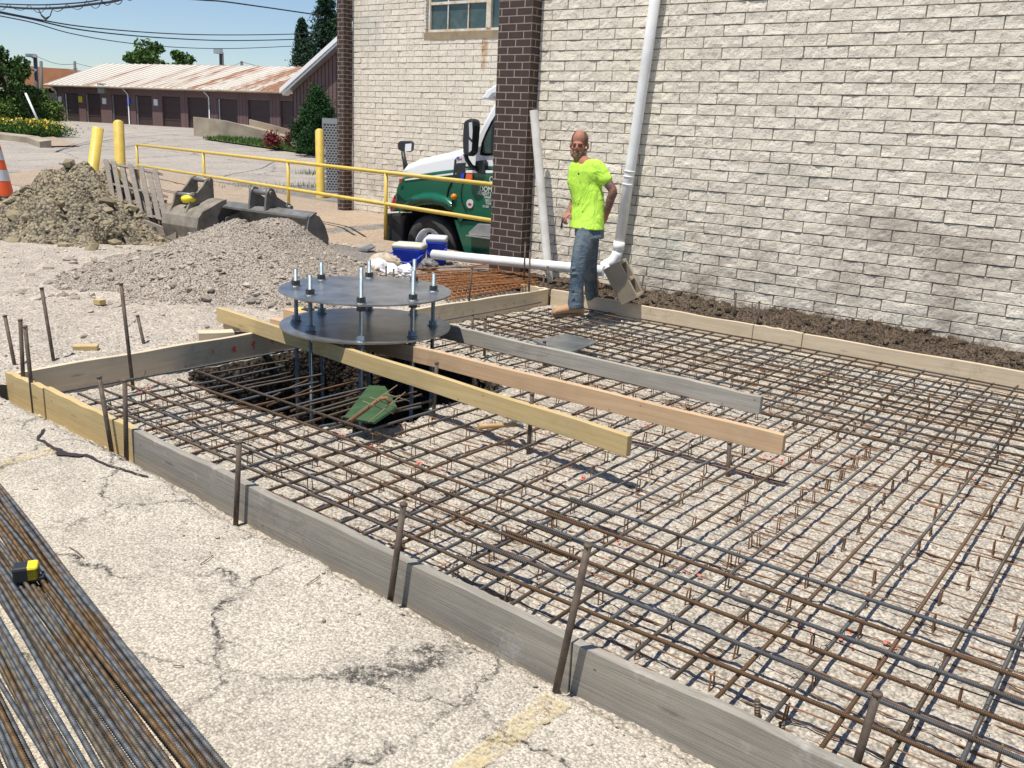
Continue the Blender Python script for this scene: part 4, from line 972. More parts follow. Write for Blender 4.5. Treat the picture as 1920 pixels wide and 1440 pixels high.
# wide grading bucket
prof=[(.0,.60),(.07,.64),(.17,.60),(.26,.48),(.32,.32),(.31,.14),(.24,.03),(.13,0),(-.02,-.02),(-.16,.0)]
A=P(412,385,12.3); B=P(578,397,11.3)
t,pt,Wd=bucket('ditching_bucket',A,B,prof,.02,'bucket_steel','wide steel grading bucket lying on its back behind the gravel pile')
mb=MB(); mb.add([pt(-.02,.60,0),pt(-.02,.60,Wd),pt(.14,.655,Wd),pt(.14,.655,0),pt(-.02,.575,0),pt(-.02,.575,Wd),pt(.14,.632,Wd),pt(.14,.632,0)],[(0,1,2,3),(7,6,5,4),(0,4,5,1),(1,5,6,2),(2,6,7,3),(3,7,4,0)]); mb.build('lip_plate','bucket_steel',t)
def lug(t,pt,s0,th,poly,mat,bores):
    mb=MB(); w_=pt(0,0,1)-pt(0,0,0); mb.prism([pt(a,u,s0) for a,u in poly],w_*th); o=mb.build('mounting_ear',mat,t,bevel=.004)
    for a,u,r in bores:
        m2=MB(); m2.tube([pt(a,u,s0-.012),pt(a,u,s0+th+.012)],r,16); m2.build('bore_ring',mat,o)
for s0 in (.60,.92):
    poly=[(-.01,.60),(.02,.84),(.07,.90),(.14,.88),(.19,.78),(.34,.70),(.40,.69),(.42,.62),(.34,.52),(.15,.60)]
    lug(t,pt,s0,.035,poly,'bucket_steel',[(.08,.83,.055),(.37,.64,.05)])
mb=MB(); mb.tube([pt(.08,.83,.60),pt(.08,.83,1.0)],.035,14); mb.build('pin','bucket_steel',t); mb=MB(); mb.tube([pt(.37,.64,.58),pt(.37,.64,1.02)],.03,14); mb.build('pin','bucket_steel',t)
mb=MB()
mb.prism([pt(-.02,.45,.14),pt(.30,.55,.14),pt(.30,.50,.14),pt(-.10,.0,.14)],(pt(0,0,1)-pt(0,0,0))*.02); mb.build('stiffener','bucket_steel',t)
# narrow digging bucket
prof=[(.0,.50),(.05,.60),(.22,.68),(.42,.64),(.55,.50),(.60,.30),(.52,.10),(.36,.02),(.15,-.03),(-.02,-.04)]
A=P(316,391,12.6); B=P(372,400,12.25)
A=P(316,388,12.7); B=P(384,394,12.3)
prof=[(a*.8,u*.72) for a,u in [(-.06,-.02),(-.10,.18),(-.06,.36),(.04,.48),(.16,.53),(.42,.66),(.52,.68),(.50,.58),(.40,.50),(.32,.36),(.34,.18),(.40,.0),(.20,-.04)]]
n0=(B-A)
def nb():
    A2=P(316,440,12.5); B2=P(377,447,12.1); return bucket('digging_bucket',A2+Vector((0,0,.02)),B2+Vector((0,0,.02)),prof,.03,'bucket_mud','narrow muddy digging bucket standing between pallet and grading bucket')
t,pt,Wd=nb()
for s0 in (.06,.40):
    poly=[(a*.8,u*.68) for a,u in [(-.02,.44),(.06,.62),(.10,.80),(.16,.83),(.22,.82),(.34,.95),(.44,1.10),(.50,1.12),(.55,1.06),(.56,.60),(.45,.60),(.2,.50)]]
    lug(t,pt,s0,.035,poly,'bucket_mud',[(.12,.52,.042),(.385,.715,.042)])
for a,u in ((.12,.52),(.385,.715)): mb=MB(); mb.tube([pt(a,u,.04),pt(a,u,.47)],.032,14); mb.build('pin','bucket_steel',t)
mb=MB(); mb.add([pt(-.105,.02,.0),pt(-.105,.02,Wd),pt(-.135,.19,Wd),pt(-.135,.19,0),pt(-.09,.30,0),pt(-.09,.30,Wd)],[(0,1,2,3),(3,2,5,4)]); 
c=P(354,372,12.25); mb=MB(); mb.lathe([(.0,-.045),(.085,-.045),(.10,-.02),(.10,.02),(.085,.035),(.03,.045),(0,.045)],c,axis=(0.0,-.15,1),n=24); tag(mb.build('paint_spool','cap_yellow',loc=c),'round yellow tape reel case resting on the narrow bucket','reel')
# ================================================================== PIPES
DP=thing('drain_pipe',(-5.0,8.3,.1),'long white plastic drain pipe with its downspout running up the block wall','drain pipe')
r=.055
top=pl(1235,-40,8.47); bot=pl(1159,470,8.44); mb=MB(); mb.tube([bot,bot.lerp(top,.35),bot.lerp(top,.7),top+Vector((.06,0,.9))],r,20); mb.build('downspout','pvc',DP)
e1=pl(1133,508,8.22); 
mb=MB(); path=[bot,bot+Vector((-.01,-.01,-.05)),bot+Vector((-.03,-.04,-.11)),bot+Vector((-.09,-.10,-.16)),e1.lerp(bot,.15)+Vector((0,0,-.035)),e1]; mb.tube([bot+(top-bot).normalized()*.10,bot],r*1.12,20); mb.tube(path,r*1.06,20); mb.build('elbow','pvc',DP)
l0=pl(812,477,8.05); mb=MB(); mb.tube([e1,e1.lerp(l0,.5)+Vector((0,0,.0)),l0],r*1.02,20); mb.build('ground_pipe','pvc',DP)
for f in (.235,.275):
    p=pl(1185,330+(0 if f<.25 else -14),8.46); mb=MB(); dr=(top-bot).normalized(); 
for py in (345,330,322):
    rr_=ray(0,0); s=(py-470)/(-510.); p=bot.lerp(top,0); 
    # locate on the pipe by image height
    best=min((abs((lambda q:(720-F*q.y/(-q.z)))(ROT.transposed()@(bot.lerp(top,k_/200)-CAM))-py),k_) for k_ in range(201))[1]
    q=bot.lerp(top,best/200); d=(top-bot).normalized(); mb=MB(); mb.tube([q-d*.006,q+d*.006],r*1.12,20); mb.build('coupling_ring','pvc',DP)
# bracket at the wall
a=pl(1001,207,8.28); b=pl(1026,486,8.28); a2=a; mb=MB(); mb.tube([a,b],.047,18,cap=False); 
u=(b-a).normalized(); tip=b+u*.33
# mitred lower end
side=Vector((1,0,0)); R_=.047; vs=[];n=18; ref=Vector((0,1,0)); uu=(ref-u*ref.dot(u)).normalized(); ww=u.cross(uu)
for k in range(n):
    an=6.283*k/n; off=uu*math.cos(an)*R_+ww*math.sin(an)*R_; vs.append(b+off)
for k in range(n):
    an=6.283*k/n; off=uu*math.cos(an)*R_+ww*math.sin(an)*R_; cut=.19+.14*(off.x/R_); vs.append(b+off+u*cut)
mb.add(vs,[(k,(k+1)%n,n+(k+1)%n,n+k) for k in range(n)],True)
mb.lathe([(R_*.86,0.0),(R_,0)],a,axis=-u,n=18); mb.lathe([(R_*.86,0.0),(R_*.86,-.5)],a,axis=-u,n=18)
o=mb.build('plastic_pipe','pvc_dirty',loc=b); tag(o,'dirty white plastic pipe with angled cut leaning against the brick column','pipe')
# cinder block
c=(pl(1135,497,8.12)+pl(1200,548,8.12))/2
CBt=thing('cinder_block',c,'tan hollow concrete block tipped against the bottom of the downspout','concrete block')
K=P(1160.5,491,8.75); cv=lambda x,y,z: (ROT@Vector((x,y,z)))
x_=cv(.167,-.311,-.03).normalized(); y_=cv(-.138,-.063,-.10); y_=(y_-x_*y_.dot(x_)).normalized(); z_=x_.cross(y_)
if z_.dot(K-CAM)<0: z_=-z_
A=K; Ln=.39; Hh=.19; Dd=.19; Rm=Matrix((x_,y_,z_)).transposed()
mb=MB()
def cb(x0,x1,y0,y1,z0,z1): mb.box(A+Rm@Vector(((x0+x1)/2,(y0+y1)/2,(z0+z1)/2)),(x1-x0,y1-y0,z1-z0),mat=Rm)
# shell: bottom/top walls (z) , cores open through the y direction
cb(0,Ln,0,Hh,0,.032); cb(0,Ln,0,Hh,Dd-.032,Dd)
for x0 in (0,.184,Ln-.032): cb(x0,x0+.032,0,Hh,.0321,Dd-.0321)
cb(.0321,.1839,Hh-.02,Hh-.004,.0321,Dd-.0321) ; cb(.2161,Ln-.0321,Hh-.02,Hh-.004,.0321,Dd-.0321)
mb.build('block_body','cinder',CBt,bevel=.004)
# ================================================================== COOLERS, BAGS
def cooler(base,w,d,h,rz,label,lidmat='cooler_lid'):
    t=thing('cooler',base,label,'cooler'); R_=Matrix.Rotation(rz,3,'Z')
    def rr(sx,sy,z,rad=.03):
        pts=[]
        for cx_,cy_,a0 in ((sx/2-rad,sy/2-rad,0),(-sx/2+rad,sy/2-rad,90),(-sx/2+rad,-sy/2+rad,180),(sx/2-rad,-sy/2+rad,270)):
            for k in range(4):
                a=math.radians(a0+k*30); pts.append(base+R_@Vector((cx_+rad*math.cos(a),cy_+rad*math.sin(a),z)))
        return pts
    mb=MB(); mb.loft([rr(w*.88,d*.86,0),rr(w*.97,d*.95,h*.72),rr(w,d,h*.74),rr(w,d,h*.82)]); b=mb.build('body','blue_plastic',t)
    mb=MB(); mb.loft([rr(w*1.02,d*1.02,h*.822),rr(w*1.02,d*1.02,h*.93),rr(w*.97,d*.96,h*.97),rr(w*.9,d*.88,h)]); mb.build('lid',lidmat,t)
    mb=MB(); f=lambda x,z,y=-.5: base+R_@Vector((x*w,y*d-.012,z*h))
    mb.tube([f(-.5,.62,0),f(-.505,.6,-.45),f(-.38,.44,-.53),f(-.1,.28,-.54),f(.1,.28,-.54),f(.38,.44,-.53),f(.505,.6,-.45),f(.5,.62,0)],.011,8); mb.build('handle','blue_plastic',t)
    return t
cooler(g(757,504,-.1)+Vector((.0,.1,0)),.38,.28,.31,math.radians(28),'blue cooler with a pale lid and swing handle beside the end of the white pipe')
cooler(g(795,496,-.1)+Vector((.05,.18,0)),.26,.24,.36,math.radians(35),'second blue cooler with a white lid tucked behind the right side of the first','bag_white')
def lump(name,c,r,mat,label,cat,seed,amp=.3,flat=1):
    mb=MB(); n,m=28,18; vs=[]
    for i in range(m+1):
        th=math.pi*i/m
        for k in range(n):
            a=2*math.pi*k/n; d=Vector((math.sin(th)*math.cos(a),math.sin(th)*math.sin(a),math.cos(th)))
            q=1+amp*(float(fb(np.array(d.x*2.2+seed+math.sin(a)),np.array(d.z*2.6+math.cos(a)*1.3+seed),4,seed))-.5)*2
            vs.append(Vector(c)+Vector((d.x*r[0]*q,d.y*r[1]*q,max(d.z*r[2]*q,-r[2]*.5))))
    mb.add(vs,[(i*n+k,(i+1)*n+k,(i+1)*n+(k+1)%n,i*n+(k+1)%n) for i in range(m) for k in range(n)],False)
    return tag(mb.build(name,mat,loc=c),label,cat)
c=g(712,512,-.1)+Vector((0,.1,.10)); lump('wrapped_sack',c,(.23,.19,.13),'bag_tan','tan topped sack draped in clear plastic left of the coolers','sack',3,.28)
c2=g(703,522,-.1)+Vector((0,.05,.07)); lump('plastic_sheet',c2+Vector((.06,.0,-.01)),(.22,.15,.15),'bag_white','crumpled clear white plastic draped over the tan sack','plastic',9,.45)
lump('plastic_bag',g(762,518,-.1)+Vector((0,0,.05)),(.13,.09,.08),'bag_white','crumpled white plastic bag in front of the blue cooler','bag',12,.5)
lump('grey_bag',g(802,508,-.1)+Vector((0,0,.06)),(.13,.10,.085),'bag_grey','dark grey crumpled bag right of the coolers','bag',15,.4)
c=g(687,472,-.1); mb=MB(); mb.prism([c+Vector(v) for v in((-.12,-.05,.01),(.10,-.09,.02),(.14,.02,.06),(-.02,.09,.07),(-.13,.03,.06))],(0.0,.02,.03)); tag(mb.build('asphalt_chunk','bucket_steel',loc=c),'flat dark broken piece lying on the asphalt behind the plastic','rubble')
c=g(675,520,-.1); mb=MB(); mb.box(c+Vector((0,0,.04)),(.22,.10,.07),.4); tag(mb.build('timber_scrap','wood_peach',loc=c,bevel=.004),'short brown timber scrap left of the wrapped sack','wood scrap')
c=P(565,588,6.7); mb=MB(); mb.box(g(567,590,-.02),(.16,.09,.11),.3); o=mb.build('drill','cap_yellow',loc=g(567,590,-.02),bevel=.015); tag(o,'small yellow and black tool half hidden behind the round plates','tool'); m2=MB(); m2.box(g(567,590,-.02)+Vector((.07,0,.02)),(.10,.075,.09),.3); 
o2=m2.build('tool_head','black_plastic',o,loc=(.07,0,.02),bevel=.012)
# ================================================================== RUSTY MESH STACK
mA,mB,mC,mD=g(700,536,-.06),g(800,508,-.06),g(985,512,-.02),g(985,543,-.02)
q0,q1,q2,q3=g(655,545,-.04),g(785,508,-.02),g(992,510,.02),g(985,538,.0)
q3=g(846,560,-.04)
for s_i in range(5):
    t=thing('wire_mesh_sheet',q0,'rust orange welded wire mesh sheet in the flat stack by the back left corner','wire mesh','rusty mesh sheets stacked flat')
    dz=.014*s_i; jx=Vector((random.uniform(-.05,.05),random.uniform(-.04,.04),0))
    a_=Vector((-7.25,7.75,-.07+dz))+jx; ux=Vector((.98,.42,0.02)).normalized(); a_=g(690,535,-.06+dz)+jx; far=g(850,556,-.06+dz)+jx
    ux=(g(1000,532,-.04)-g(846,562,-.04)); uy=(g(796,512,-.04)-g(690,538,-.04))
    P0=g(846,562,-.07+dz)+jx; P1=g(1003,535,-.05+dz)+jx; P2=g(985,508,-.05+dz)+jx; P3=g(775,516,-.07+dz)+jx
    mb=MB(); 
    for i in range(20):
        f=i/19; mb.tube([P0.lerp(P1,f),P3.lerp(P2,f)],.0036,4,cap=False)
    mb.build('cross_wire','rust_bright',t,fix=False)
    mb=MB()
    for i in range(10):
        f=i/9; mb.tube([P0.lerp(P3,f)+Vector((0,0,.006)),P1.lerp(P2,f)+Vector((0,0,.006))],.0036,4,cap=False)
    mb.build('long_wire','rust_bright',t,fix=False)
for i in range(14):
    P0=g(846,560,-.05).lerp(g(780,512,-.05),i/13)+Vector((random.uniform(-.1,.1),0,.06)); P1=g(1003,534,-.03).lerp(g(985,506,-.03),i/13)+Vector((random.uniform(-.1,.1),0,.05))
    o=bar('rusty_bar',P0,P1,.006,'rust_bright',None,n=5); tag(o,'thin bright orange rusty bar lying across the stacked mesh sheets','rebar','rusty bars on the mesh stack')
mb=MB(); cc=[g(600,560,-.09),g(846,570,-.09),g(1000,545,-.09),g(1000,520,-.09)]
# ================================================================== RAIL, BOLLARDS, CABINET, DRUM
RL=thing('handrail',g(724,452,-.1),'long yellow painted pipe handrail with two rails along the drive edge','handrail')
E0=g(256,271,.90); E1=g(924,346,.90); Dr=(E1-E0); 
def onrail(px,zz=.9):
    # point on the rail plan line seen at image column px
    lo,hi=-.3,1.6
    for _ in range(50):
        m=(lo+hi)/2; q=ROT.transposed()@(E0+Dr*m-CAM); x=960+F*q.x/(-q.z)
        if x<px: lo=m
        else: hi=m
    p=E0+Dr*lo; return Vector((p.x,p.y,zz))
mb=MB(); mb.tube([onrail(256),onrail(990)],.030,12); mb.build('top_rail','yellow_paint',RL)
mb=MB(); mb.tube([onrail(256,.43),onrail(990,.43)],.030,12); mb.build('lower_rail','yellow_paint',RL)
for px in (256,381,540,724): p=onrail(px); mb=MB(); mb.tube([Vector((p.x,p.y,-.14)),p],.029,12); mb.build('post','yellow_paint',RL)
def bollard(pxb,pyb,pxt,pyt,r,label,open_=False,z=None):
    b=gt(pxb,pyb) if z is None else g(pxb,pyb,z); d=dep(b); t=P(pxt,pyt,d); ax=(t-b).normalized(); L=(t-b).length; mb=MB()
    if open_: prof=[(r,-.3),(r,L),(r*.84,L),(r*.84,L-.5)]
    else: prof=[(r,-.3),(r,L-.04),(r*.85,L-.012),(r*.5,L+.012),(0.002,L+.02)]
    mb.lathe(prof,b,axis=ax,n=24); return tag(mb.build('bollard','yellow_paint',loc=b),label,'bollard')
bollard(228,372,222,227,.105,'upright yellow domed bollard behind the wooden pallet')
bollard(167,374,184,240,.105,'tilted open topped yellow bollard behind the clay heap',open_=True)
bollard(601,371,599,243,.10,'yellow bollard standing beside the perforated grey panel')
# perforated cabinet panel
d=dep(gt(618,367))+.4; A=P(604,221,d); B=P(644,222,d); base=P(608,360,d); 
t=thing('perforated_screen',P(610,362,d),'grey perforated metal screen standing behind the single yellow bollard','screen')
hgt=(A-P(604,356,d)).length; ux=(B-A); ux.z=0; Wt=ux.length+.15; ux.normalize(); nz=Vector((-ux.y,ux.x,0)); mb=MB()
def fbx(u0,u1,v0,v1,dd=0,th=.02): 
    c=Vector((A.x,A.y,A.z))+ux*((u0+u1)/2)+nz*dd+Vector((0,0,-(v0+v1)/2)); mb.box(c,(u1-u0,th,v1-v0),mat=Matrix((ux,nz,Vector((0,0,1)))).transposed())
fbx(0,Wt,0,.13); fbx(0,.03,.131,hgt); fbx(Wt-.03,Wt,.131,hgt); fbx(.031,Wt-.031,hgt-.03,hgt)
mb.build('frame','mesh_grey',t); mb=MB(); rows_=26; cols=8; hh=(hgt-.16)/rows_; ww=(Wt-.06)/cols
for r_ in range(rows_+1):
    v=.13+r_*hh; mb.box(A+ux*(Wt/2)+Vector((0,0,-v)),(Wt-.06,.01,.024),mat=Matrix((ux,nz,Vector((0,0,1)))).transposed())
for c_ in range(cols+1):
    for r_ in range(rows_):
        u=.03+c_*ww+(ww/2 if r_%2 else 0)
        if u<Wt-.03: mb.box(A+ux*u+Vector((0,0,-(.13+(r_+.5)*hh))),(.028,.012,hh-.024),mat=Matrix((ux,nz,Vector((0,0,1)))).transposed())
mb.build('perforated_sheet','mesh_grey',t); mb=MB(); fbx(.02,Wt-.02,.02,hgt,dd=.35); mb.build('back_panel','trim_dark',t)
# traffic drum/cone
b=g(2,372,-.1); t=thing('traffic_cone',b,'orange and white banded channelizer cone at the left edge beside the clay heap','traffic cone')
sc_=dep(b)/F; Hc=(372-262)*sc_; 
def cr(z): return .21*(1-z/Hc)**1*.9+.035+.02
bands=[(0,.30,'orange_plastic'),(.30,.48,'reflective'),(.48,.64,'orange_plastic'),(.64,.80,'reflective'),(.80,1.0,'orange_plastic')]
mb=MB(); mb.lathe([(cr(0),0),(cr(Hc*.3),Hc*.3)],b,n=24); o=mb.build('body','orange_plastic',t)
for a,c_,m in bands[1:]: mb=MB(); mb.lathe([(cr(Hc*a)+(.004 if m=='reflective' else 0),Hc*a),(cr(Hc*c_)+(.004 if m=='reflective' else 0),Hc*c_)],b,n=24); mb.build('reflective_band' if m=='reflective' else 'body_band',m,t)
mb=MB(); mb.box(b+Vector((0,0,.03)),(.55,.55,.05)); mb.build('base','black_plastic',t,bevel=.01)
# ================================================================== TRUCK
TY=10.15; TW=2.25
TR=thing('semi_truck',(-9.3,TY+1.1,-.75),'green and white day cab semi truck parked nose left behind the brick column','truck')
def tp(px,py,y=TY): return pl(px,py,y)
def shell(name,top,bot,mat,y0=TY,y1=TY+TW,crown=.10,inset=.12,parent=TR,ny=10,nose=None):
    """body skin between an upper and a lower outline traced on the near side plane; rounded towards the top edges"""
    n=len(top); secs=[]; mb=MB()
    ys=[]; 
    for j in range(ny+1):
        t=j/ny; ys.append(t)
    vs=[]
    for (x,zt),(x2,zb) in zip(top,bot):
        ring=[(x2,y0+.0,zb),(x2+(x-x2)*.5,y0,zb+(zt-zb)*.55)]
        for j in range(ny+1):
            a=math.pi*j/ny; yy=(y0+y1)/2-math.cos(a)*((y1-y0)/2-inset*.2*math.sin(a)); zz=zt-crown+crown*math.sin(a)**.6 if 0<j<ny else zt-crown
            ring.append((x,yy,zz))
        ring+=[(x2+(x-x2)*.5,y1,zb+(zt-zb)*.55),(x2,y1,zb)]
        vs+=ring
    m=ny+5
    fs=[(i*m+k,i*m+k+1,(i+1)*m+k+1,(i+1)*m+k) for i in range(n-1) for k in range(m-1)]
    fs+=[tuple(range(m)),tuple((n-1)*m+k for k in reversed(range(m)))]
    mb.add(vs,fs,True); return mb.build(name,mat,parent)
def xz(pts): return [(tp(*p).x,tp(*p).z) for p in pts]
# hood white upper
ht=xz([(754,318),(764,306),(786,296),(820,288),(850,281),(868,276)]); hb=xz([(757,334),(768,333),(790,329),(820,324),(850,320),(868,318)])
hd=shell('hood',ht,hb,'truck_white',y0=TY+.015,y1=TY+TW-.015,crown=.025)
# green lower fender/hood side with wheel arch
arch=[(741,395),(752,398),(768,392),(790,386),(815,385),(838,391),(852,402),(862,420)]
up=[(752,333),(758,331),(780,327),(810,322),(835,318.5),(868,315)]
outl=[(740,374),(743,352),(750,335)]+up[1:]+[(868,400),(862,420),(856,408),(846,396),(832,388),(812,384),(790,385),(772,390),(758,398),(742,396)]
mb=MB(); pts=[tp(*p) for p in outl]; mb.prism(pts,(0,.30,0)); fe=mb.build('fender','truck_green',TR,bevel=.03)
mb=MB(); mb.prism([p+Vector((.02,TW-.30,0)) for p in pts],(0,.30,0)); mb.build('fender','truck_green',TR,bevel=.03)
# fender flare over the wheel
fl=[(752,398),(760,382),(775,372),(795,366),(815,366),(838,372),(850,382)]
mb=MB(); P_=[tp(*p)+Vector((0,-.05,0)) for p in fl]; P2_=[tp(px+1,py+14)+Vector((0,-.11,0)) for px,py in fl]; n=len(fl)
P0_=[tp(px,py-8)+Vector((0,.02,0)) for px,py in fl]
mb.loft([[a_,b_,c_] for a_,b_,c_ in zip(P0_,P_,P2_)],cap=False); mb.build('fender_flare','truck_green',fe)
# hood centre body (green, between fenders), grille, radiator
mb=MB(); z0=-.1; x0=tp(750,350).x; x1=tp(868,350).x; mb.bb((x0+.02,TY+.301,z0),(x1,TY+TW-.301,hb[1][1]-.25)); mb.build('engine_bay','black_plastic',TR)
mb=MB(); mb.bb((x0-.02,TY+.5,.2),(x0+.02,TY+TW-.5,.95)); mb.build('grille','chrome',TR)
# green pinstripes & white gap stripe
def strip(name,ptsT,ptsB,mat,y=-.006,parent=TR):
    mb=MB(); a=[tp(*p)+Vector((0,y,0)) for p in ptsT]; b=[tp(*p)+Vector((0,y,0)) for p in ptsB]; n=len(a)
    mb.add(a+b,[(i,i+1,n+i+1,n+i) for i in range(n-1)]); s_=mb.build(name,mat,parent); s_.modifiers.new('s','SOLIDIFY').thickness=.004; return s_
strip('stripe',[(760,336),(780,333),(820,328),(852,324),(866,323)],[(760,338.5),(780,336),(820,331),(852,327.5),(866,326.5)],'truck_white',y=-.012)
# cab: white upper, green lower
cabw=[(868,284),(888,255),(905,222),(925,186),(945,180),(1010,180),(1010,318),(868,318)]
mb=MB(); mb.prism([tp(*p)+Vector((0,.05,0)) for p in cabw],(0,TW-.1,0)); cab=mb.build('cab','truck_white',TR,bevel=.05)
cabg=[(868,319),(1010,319),(1010,410),(862,410),(866,395)]
mb=MB(); mb.prism([tp(*p) for p in cabg],(0,TW,0)); cg=mb.build('cab_lower','truck_green',TR,bevel=.02)
strip('stripe',[(868,312.5),(1000,313)],[(868,315.5),(1000,316)],'truck_green',y=.042)
strip('stripe',[(868,319),(1000,319.5)],[(868,324),(1000,325)],'truck_white')
# dark gap panel between hood and cab with stickers
strip('gap_panel',[(858,292),(869,283)],[(852,318),(869,318)],'truck_white',y=.10)
strip('gap_seal',[(853,300),(857,296)],[(850,334),(855,334)],'black_plastic',y=-.012)
strip('gap_cover',[(858,306),(875,305)],[(856,333),(872,333)],'black_plastic',y=-.014)
strip('flag_sticker',[(859,294),(868,293)],[(858,304),(867,303)],'reflective',y=-.02)
strip('flag_stripe',[(862,298),(868,297)],[(861,300),(868,299)],'red_lens',y=-.024)
strip('flag_canton',[(859,294),(863,294)],[(859,298),(863,298)],'blue_plastic',y=-.026)
strip('blue_sticker',[(866,325),(872,325)],[(865,336),(871,336)],'blue_plastic',y=-.016)
strip('orange_sticker',[(876,325.5),(888,326.5)],[(874,337),(887,338)],'orange_plastic',y=-.016)
# panel line and door edge
def line(pts,mat='black_gloss',r=.010,parent=fe): mb=MB(); mb.tube([tp(*p)+Vector((0,-.012,0)) for p in pts],r,6); return mb.build('panel_gap',mat,parent)
line([(848,342),(842,352),(838,372),(834,392)]); line([(869,342),(865,360),(867,380),(876,396)],r=.006)
# door window and seal
gl=[(897,290),(900,268),(908,248),(918,228),(932,206),(980,200),(980,292),(903,292)]
mb=MB(); mb.prism([tp(*p)+Vector((0,.03,0)) for p in gl],(0,.04,0)); wd=mb.build('door_window','black_gloss',TR)
gi=[(903,285),(905,270),(912,252),(921,234),(934,214),(976,208),(976,287),(907,287)]
mb=MB(); mb.prism([tp(*p)+Vector((0,.018,0)) for p in gi],(0,.03,0)); mb.build('glass','glass_win',wd)
mb=MB(); mb.prism([tp(*p)+Vector((0,.008,0)) for p in ((921,238),(926,230),(925,286),(919,286))],(0,.02,0)); mb.build('window_bar','black_plastic',wd)
# windshield edge dark strip
mb=MB(); mb.prism([tp(*p)+Vector((0,.25,0)) for p in ((884,258),(903,222),(924,186),(932,190),(912,226),(893,262))],(0,TW-.5,0)); mb.build('windshield','glass_dark',TR)
# roof visor/fairing
mb=MB(); q=[tp(*p)+Vector((0,.02,0)) for p in ((899,186),(911,168),(926,158),(1010,155),(1010,178),(935,176),(922,178),(914,188))]; mb.prism(q,(0,TW-.04,0)); mb.build('sun_visor','truck_white',TR,bevel=.03)
# bumper
bp_=[(722,400),(762,400),(757,420),(756,470),(729,476),(723,440)]
mb=MB(); mb.prism([tp(*p)+Vector((0,-.02,0)) for p in bp_],(0,TW+.04,0)); mb.build('bumper','black_plastic',TR,bevel=.04)
# headlight, red corner
mb=MB(); mb.prism([tp(*p)+Vector((0,-.02,0)) for p in ((731,388),(737,372),(743,362),(745,372),(739,392),(733,398))],(0,.35,0)); hl=mb.build('headlight','reflective',TR,bevel=.02)
mb=MB(); mb.prism([tp(*p)+Vector((0,-.03,0)) for p in ((737,380),(742,366),(744,370),(739,390),(735,394))],(0,.05,0)); mb.build('marker_lens','red_lens',hl)
# red/white sticker on the nose
strip('nose_sticker',[(752,335),(757,335)],[(751,342),(756,342)],'red_lens',y=-.034)
# side marker lamp, badges
c=tp(852,369)+Vector((0,-.02,0)); mb=MB(); mb.lathe([(0,.03),(.035,.022),(.045,0),(.045,-.02)],c,axis=(0,-1,0),n=18); mb.build('side_lamp','orange_lamp',TR)
c=tp(882,382)+Vector((0,-.012,0)); mb=MB(); mb.lathe([(0.001,.004),(.062,.004),(.062,-.01)],c,axis=(0,-1,0),n=22,smooth=False); mb.build('round_badge','reflective',cg)
c=tp(882,383)+Vector((0,-.018,0)); mb=MB(); mb.prism([c+Vector(v) for v in((-.035,0,-.015),(.03,0,-.02),(.035,0,.012),(-.02,0,.022))],(0,.003,0)); mb.build('badge_mark','red_lens',cg)
# step / fairing below the door
mb=MB(); q=[tp(*p) for p in ((846,412),(880,414),(960,425),(960,480),(868,480),(860,455))]; mb.prism([v+Vector((0,.04,0)) for v in q],(0,.4,0)); mb.build('side_skirt','truck_green',TR,bevel=.02)
mb=MB(); q=[tp(*p) for p in ((880,436),(898,419),(960,424),(960,448),(882,440))]; mb.prism([v+Vector((0,-.03,0)) for v in q],(0,.08,0)); mb.build('tank_step','alu',TR,bevel=.01)
mb=MB(); a=tp(880,440)+Vector((0,-.08,0)); b=tp(960,450)+Vector((0,.1,-.02)); mb.bb(a,b); mb.build('step_plate','alu',TR)
# wheel
wc=tp(805,464); wc=Vector((wc.x,TY+.02,wc.z)); Rw=(tp(805,404)-tp(805,464)).length
def wheel(c,Rw,s=1):
    t=MB(); ax=(0,-s,0)
    t.lathe([(Rw*.60,-.12),(Rw*.60,.02),(Rw*.64,.035),(Rw*.80,.045),(Rw*.93,.03),(Rw,.0),(Rw*1.0,-.10),(Rw*1.0,-.22),(Rw*.9,-.25),(Rw*.6,-.25)],c,axis=ax,n=48); tyre=t.build('tyre','rubber',TR)
    t=MB(); t.lathe([(Rw*.61,.03),(Rw*.575,.036),(Rw*.55,.02),(Rw*.53,-.03),(Rw*.50,-.05),(Rw*.36,.0),(Rw*.26,.022),(Rw*.25,.03),(Rw*.16,.04),(Rw*.15,.10),(Rw*.10,.12),(.001,.12)],c,axis=ax,n=40); rim=t.build('rim','white_paint',TR)
    for k in range(5):
        a=6.283*k/5+.5; cc=c+Vector((math.cos(a)*Rw*.41,-s*.0,math.sin(a)*Rw*.41)); t=MB(); t.lathe([(0.001,.004),(Rw*.065,.004),(Rw*.065,-.03)],cc+Vector((0,-s*.004,0)),axis=(0,-s,-.0),n=14,smooth=False); t.build('hand_hole','black_gloss',rim)
    t=MB()
    for k in range(10):
        a=6.283*k/10; cc=c+Vector((math.cos(a)*Rw*.21,-s*.03,math.sin(a)*Rw*.21)); t.lathe([(.016,0),(.016,.03),(.001,.036)],cc,axis=ax,n=6,smooth=False)
    t.build('lug_nuts','zinc',rim)
wheel(wc,Rw); wheel(Vector((wc.x,TY+TW-.02,wc.z)),Rw,-1)
mb=MB(); mb.bb((wc.x-.65,TY+.32,wc.z-.1),(wc.x+4,TY+TW-.32,wc.z+.3)); mb.build('chassis','black_plastic',TR)
# wheel well
mb=MB(); mb.bb((wc.x-.62,TY+.26,wc.z-.2),(wc.x+.66,TY+.30,wc.z+.60)); mb.build('wheel_well','black_gloss',TR)
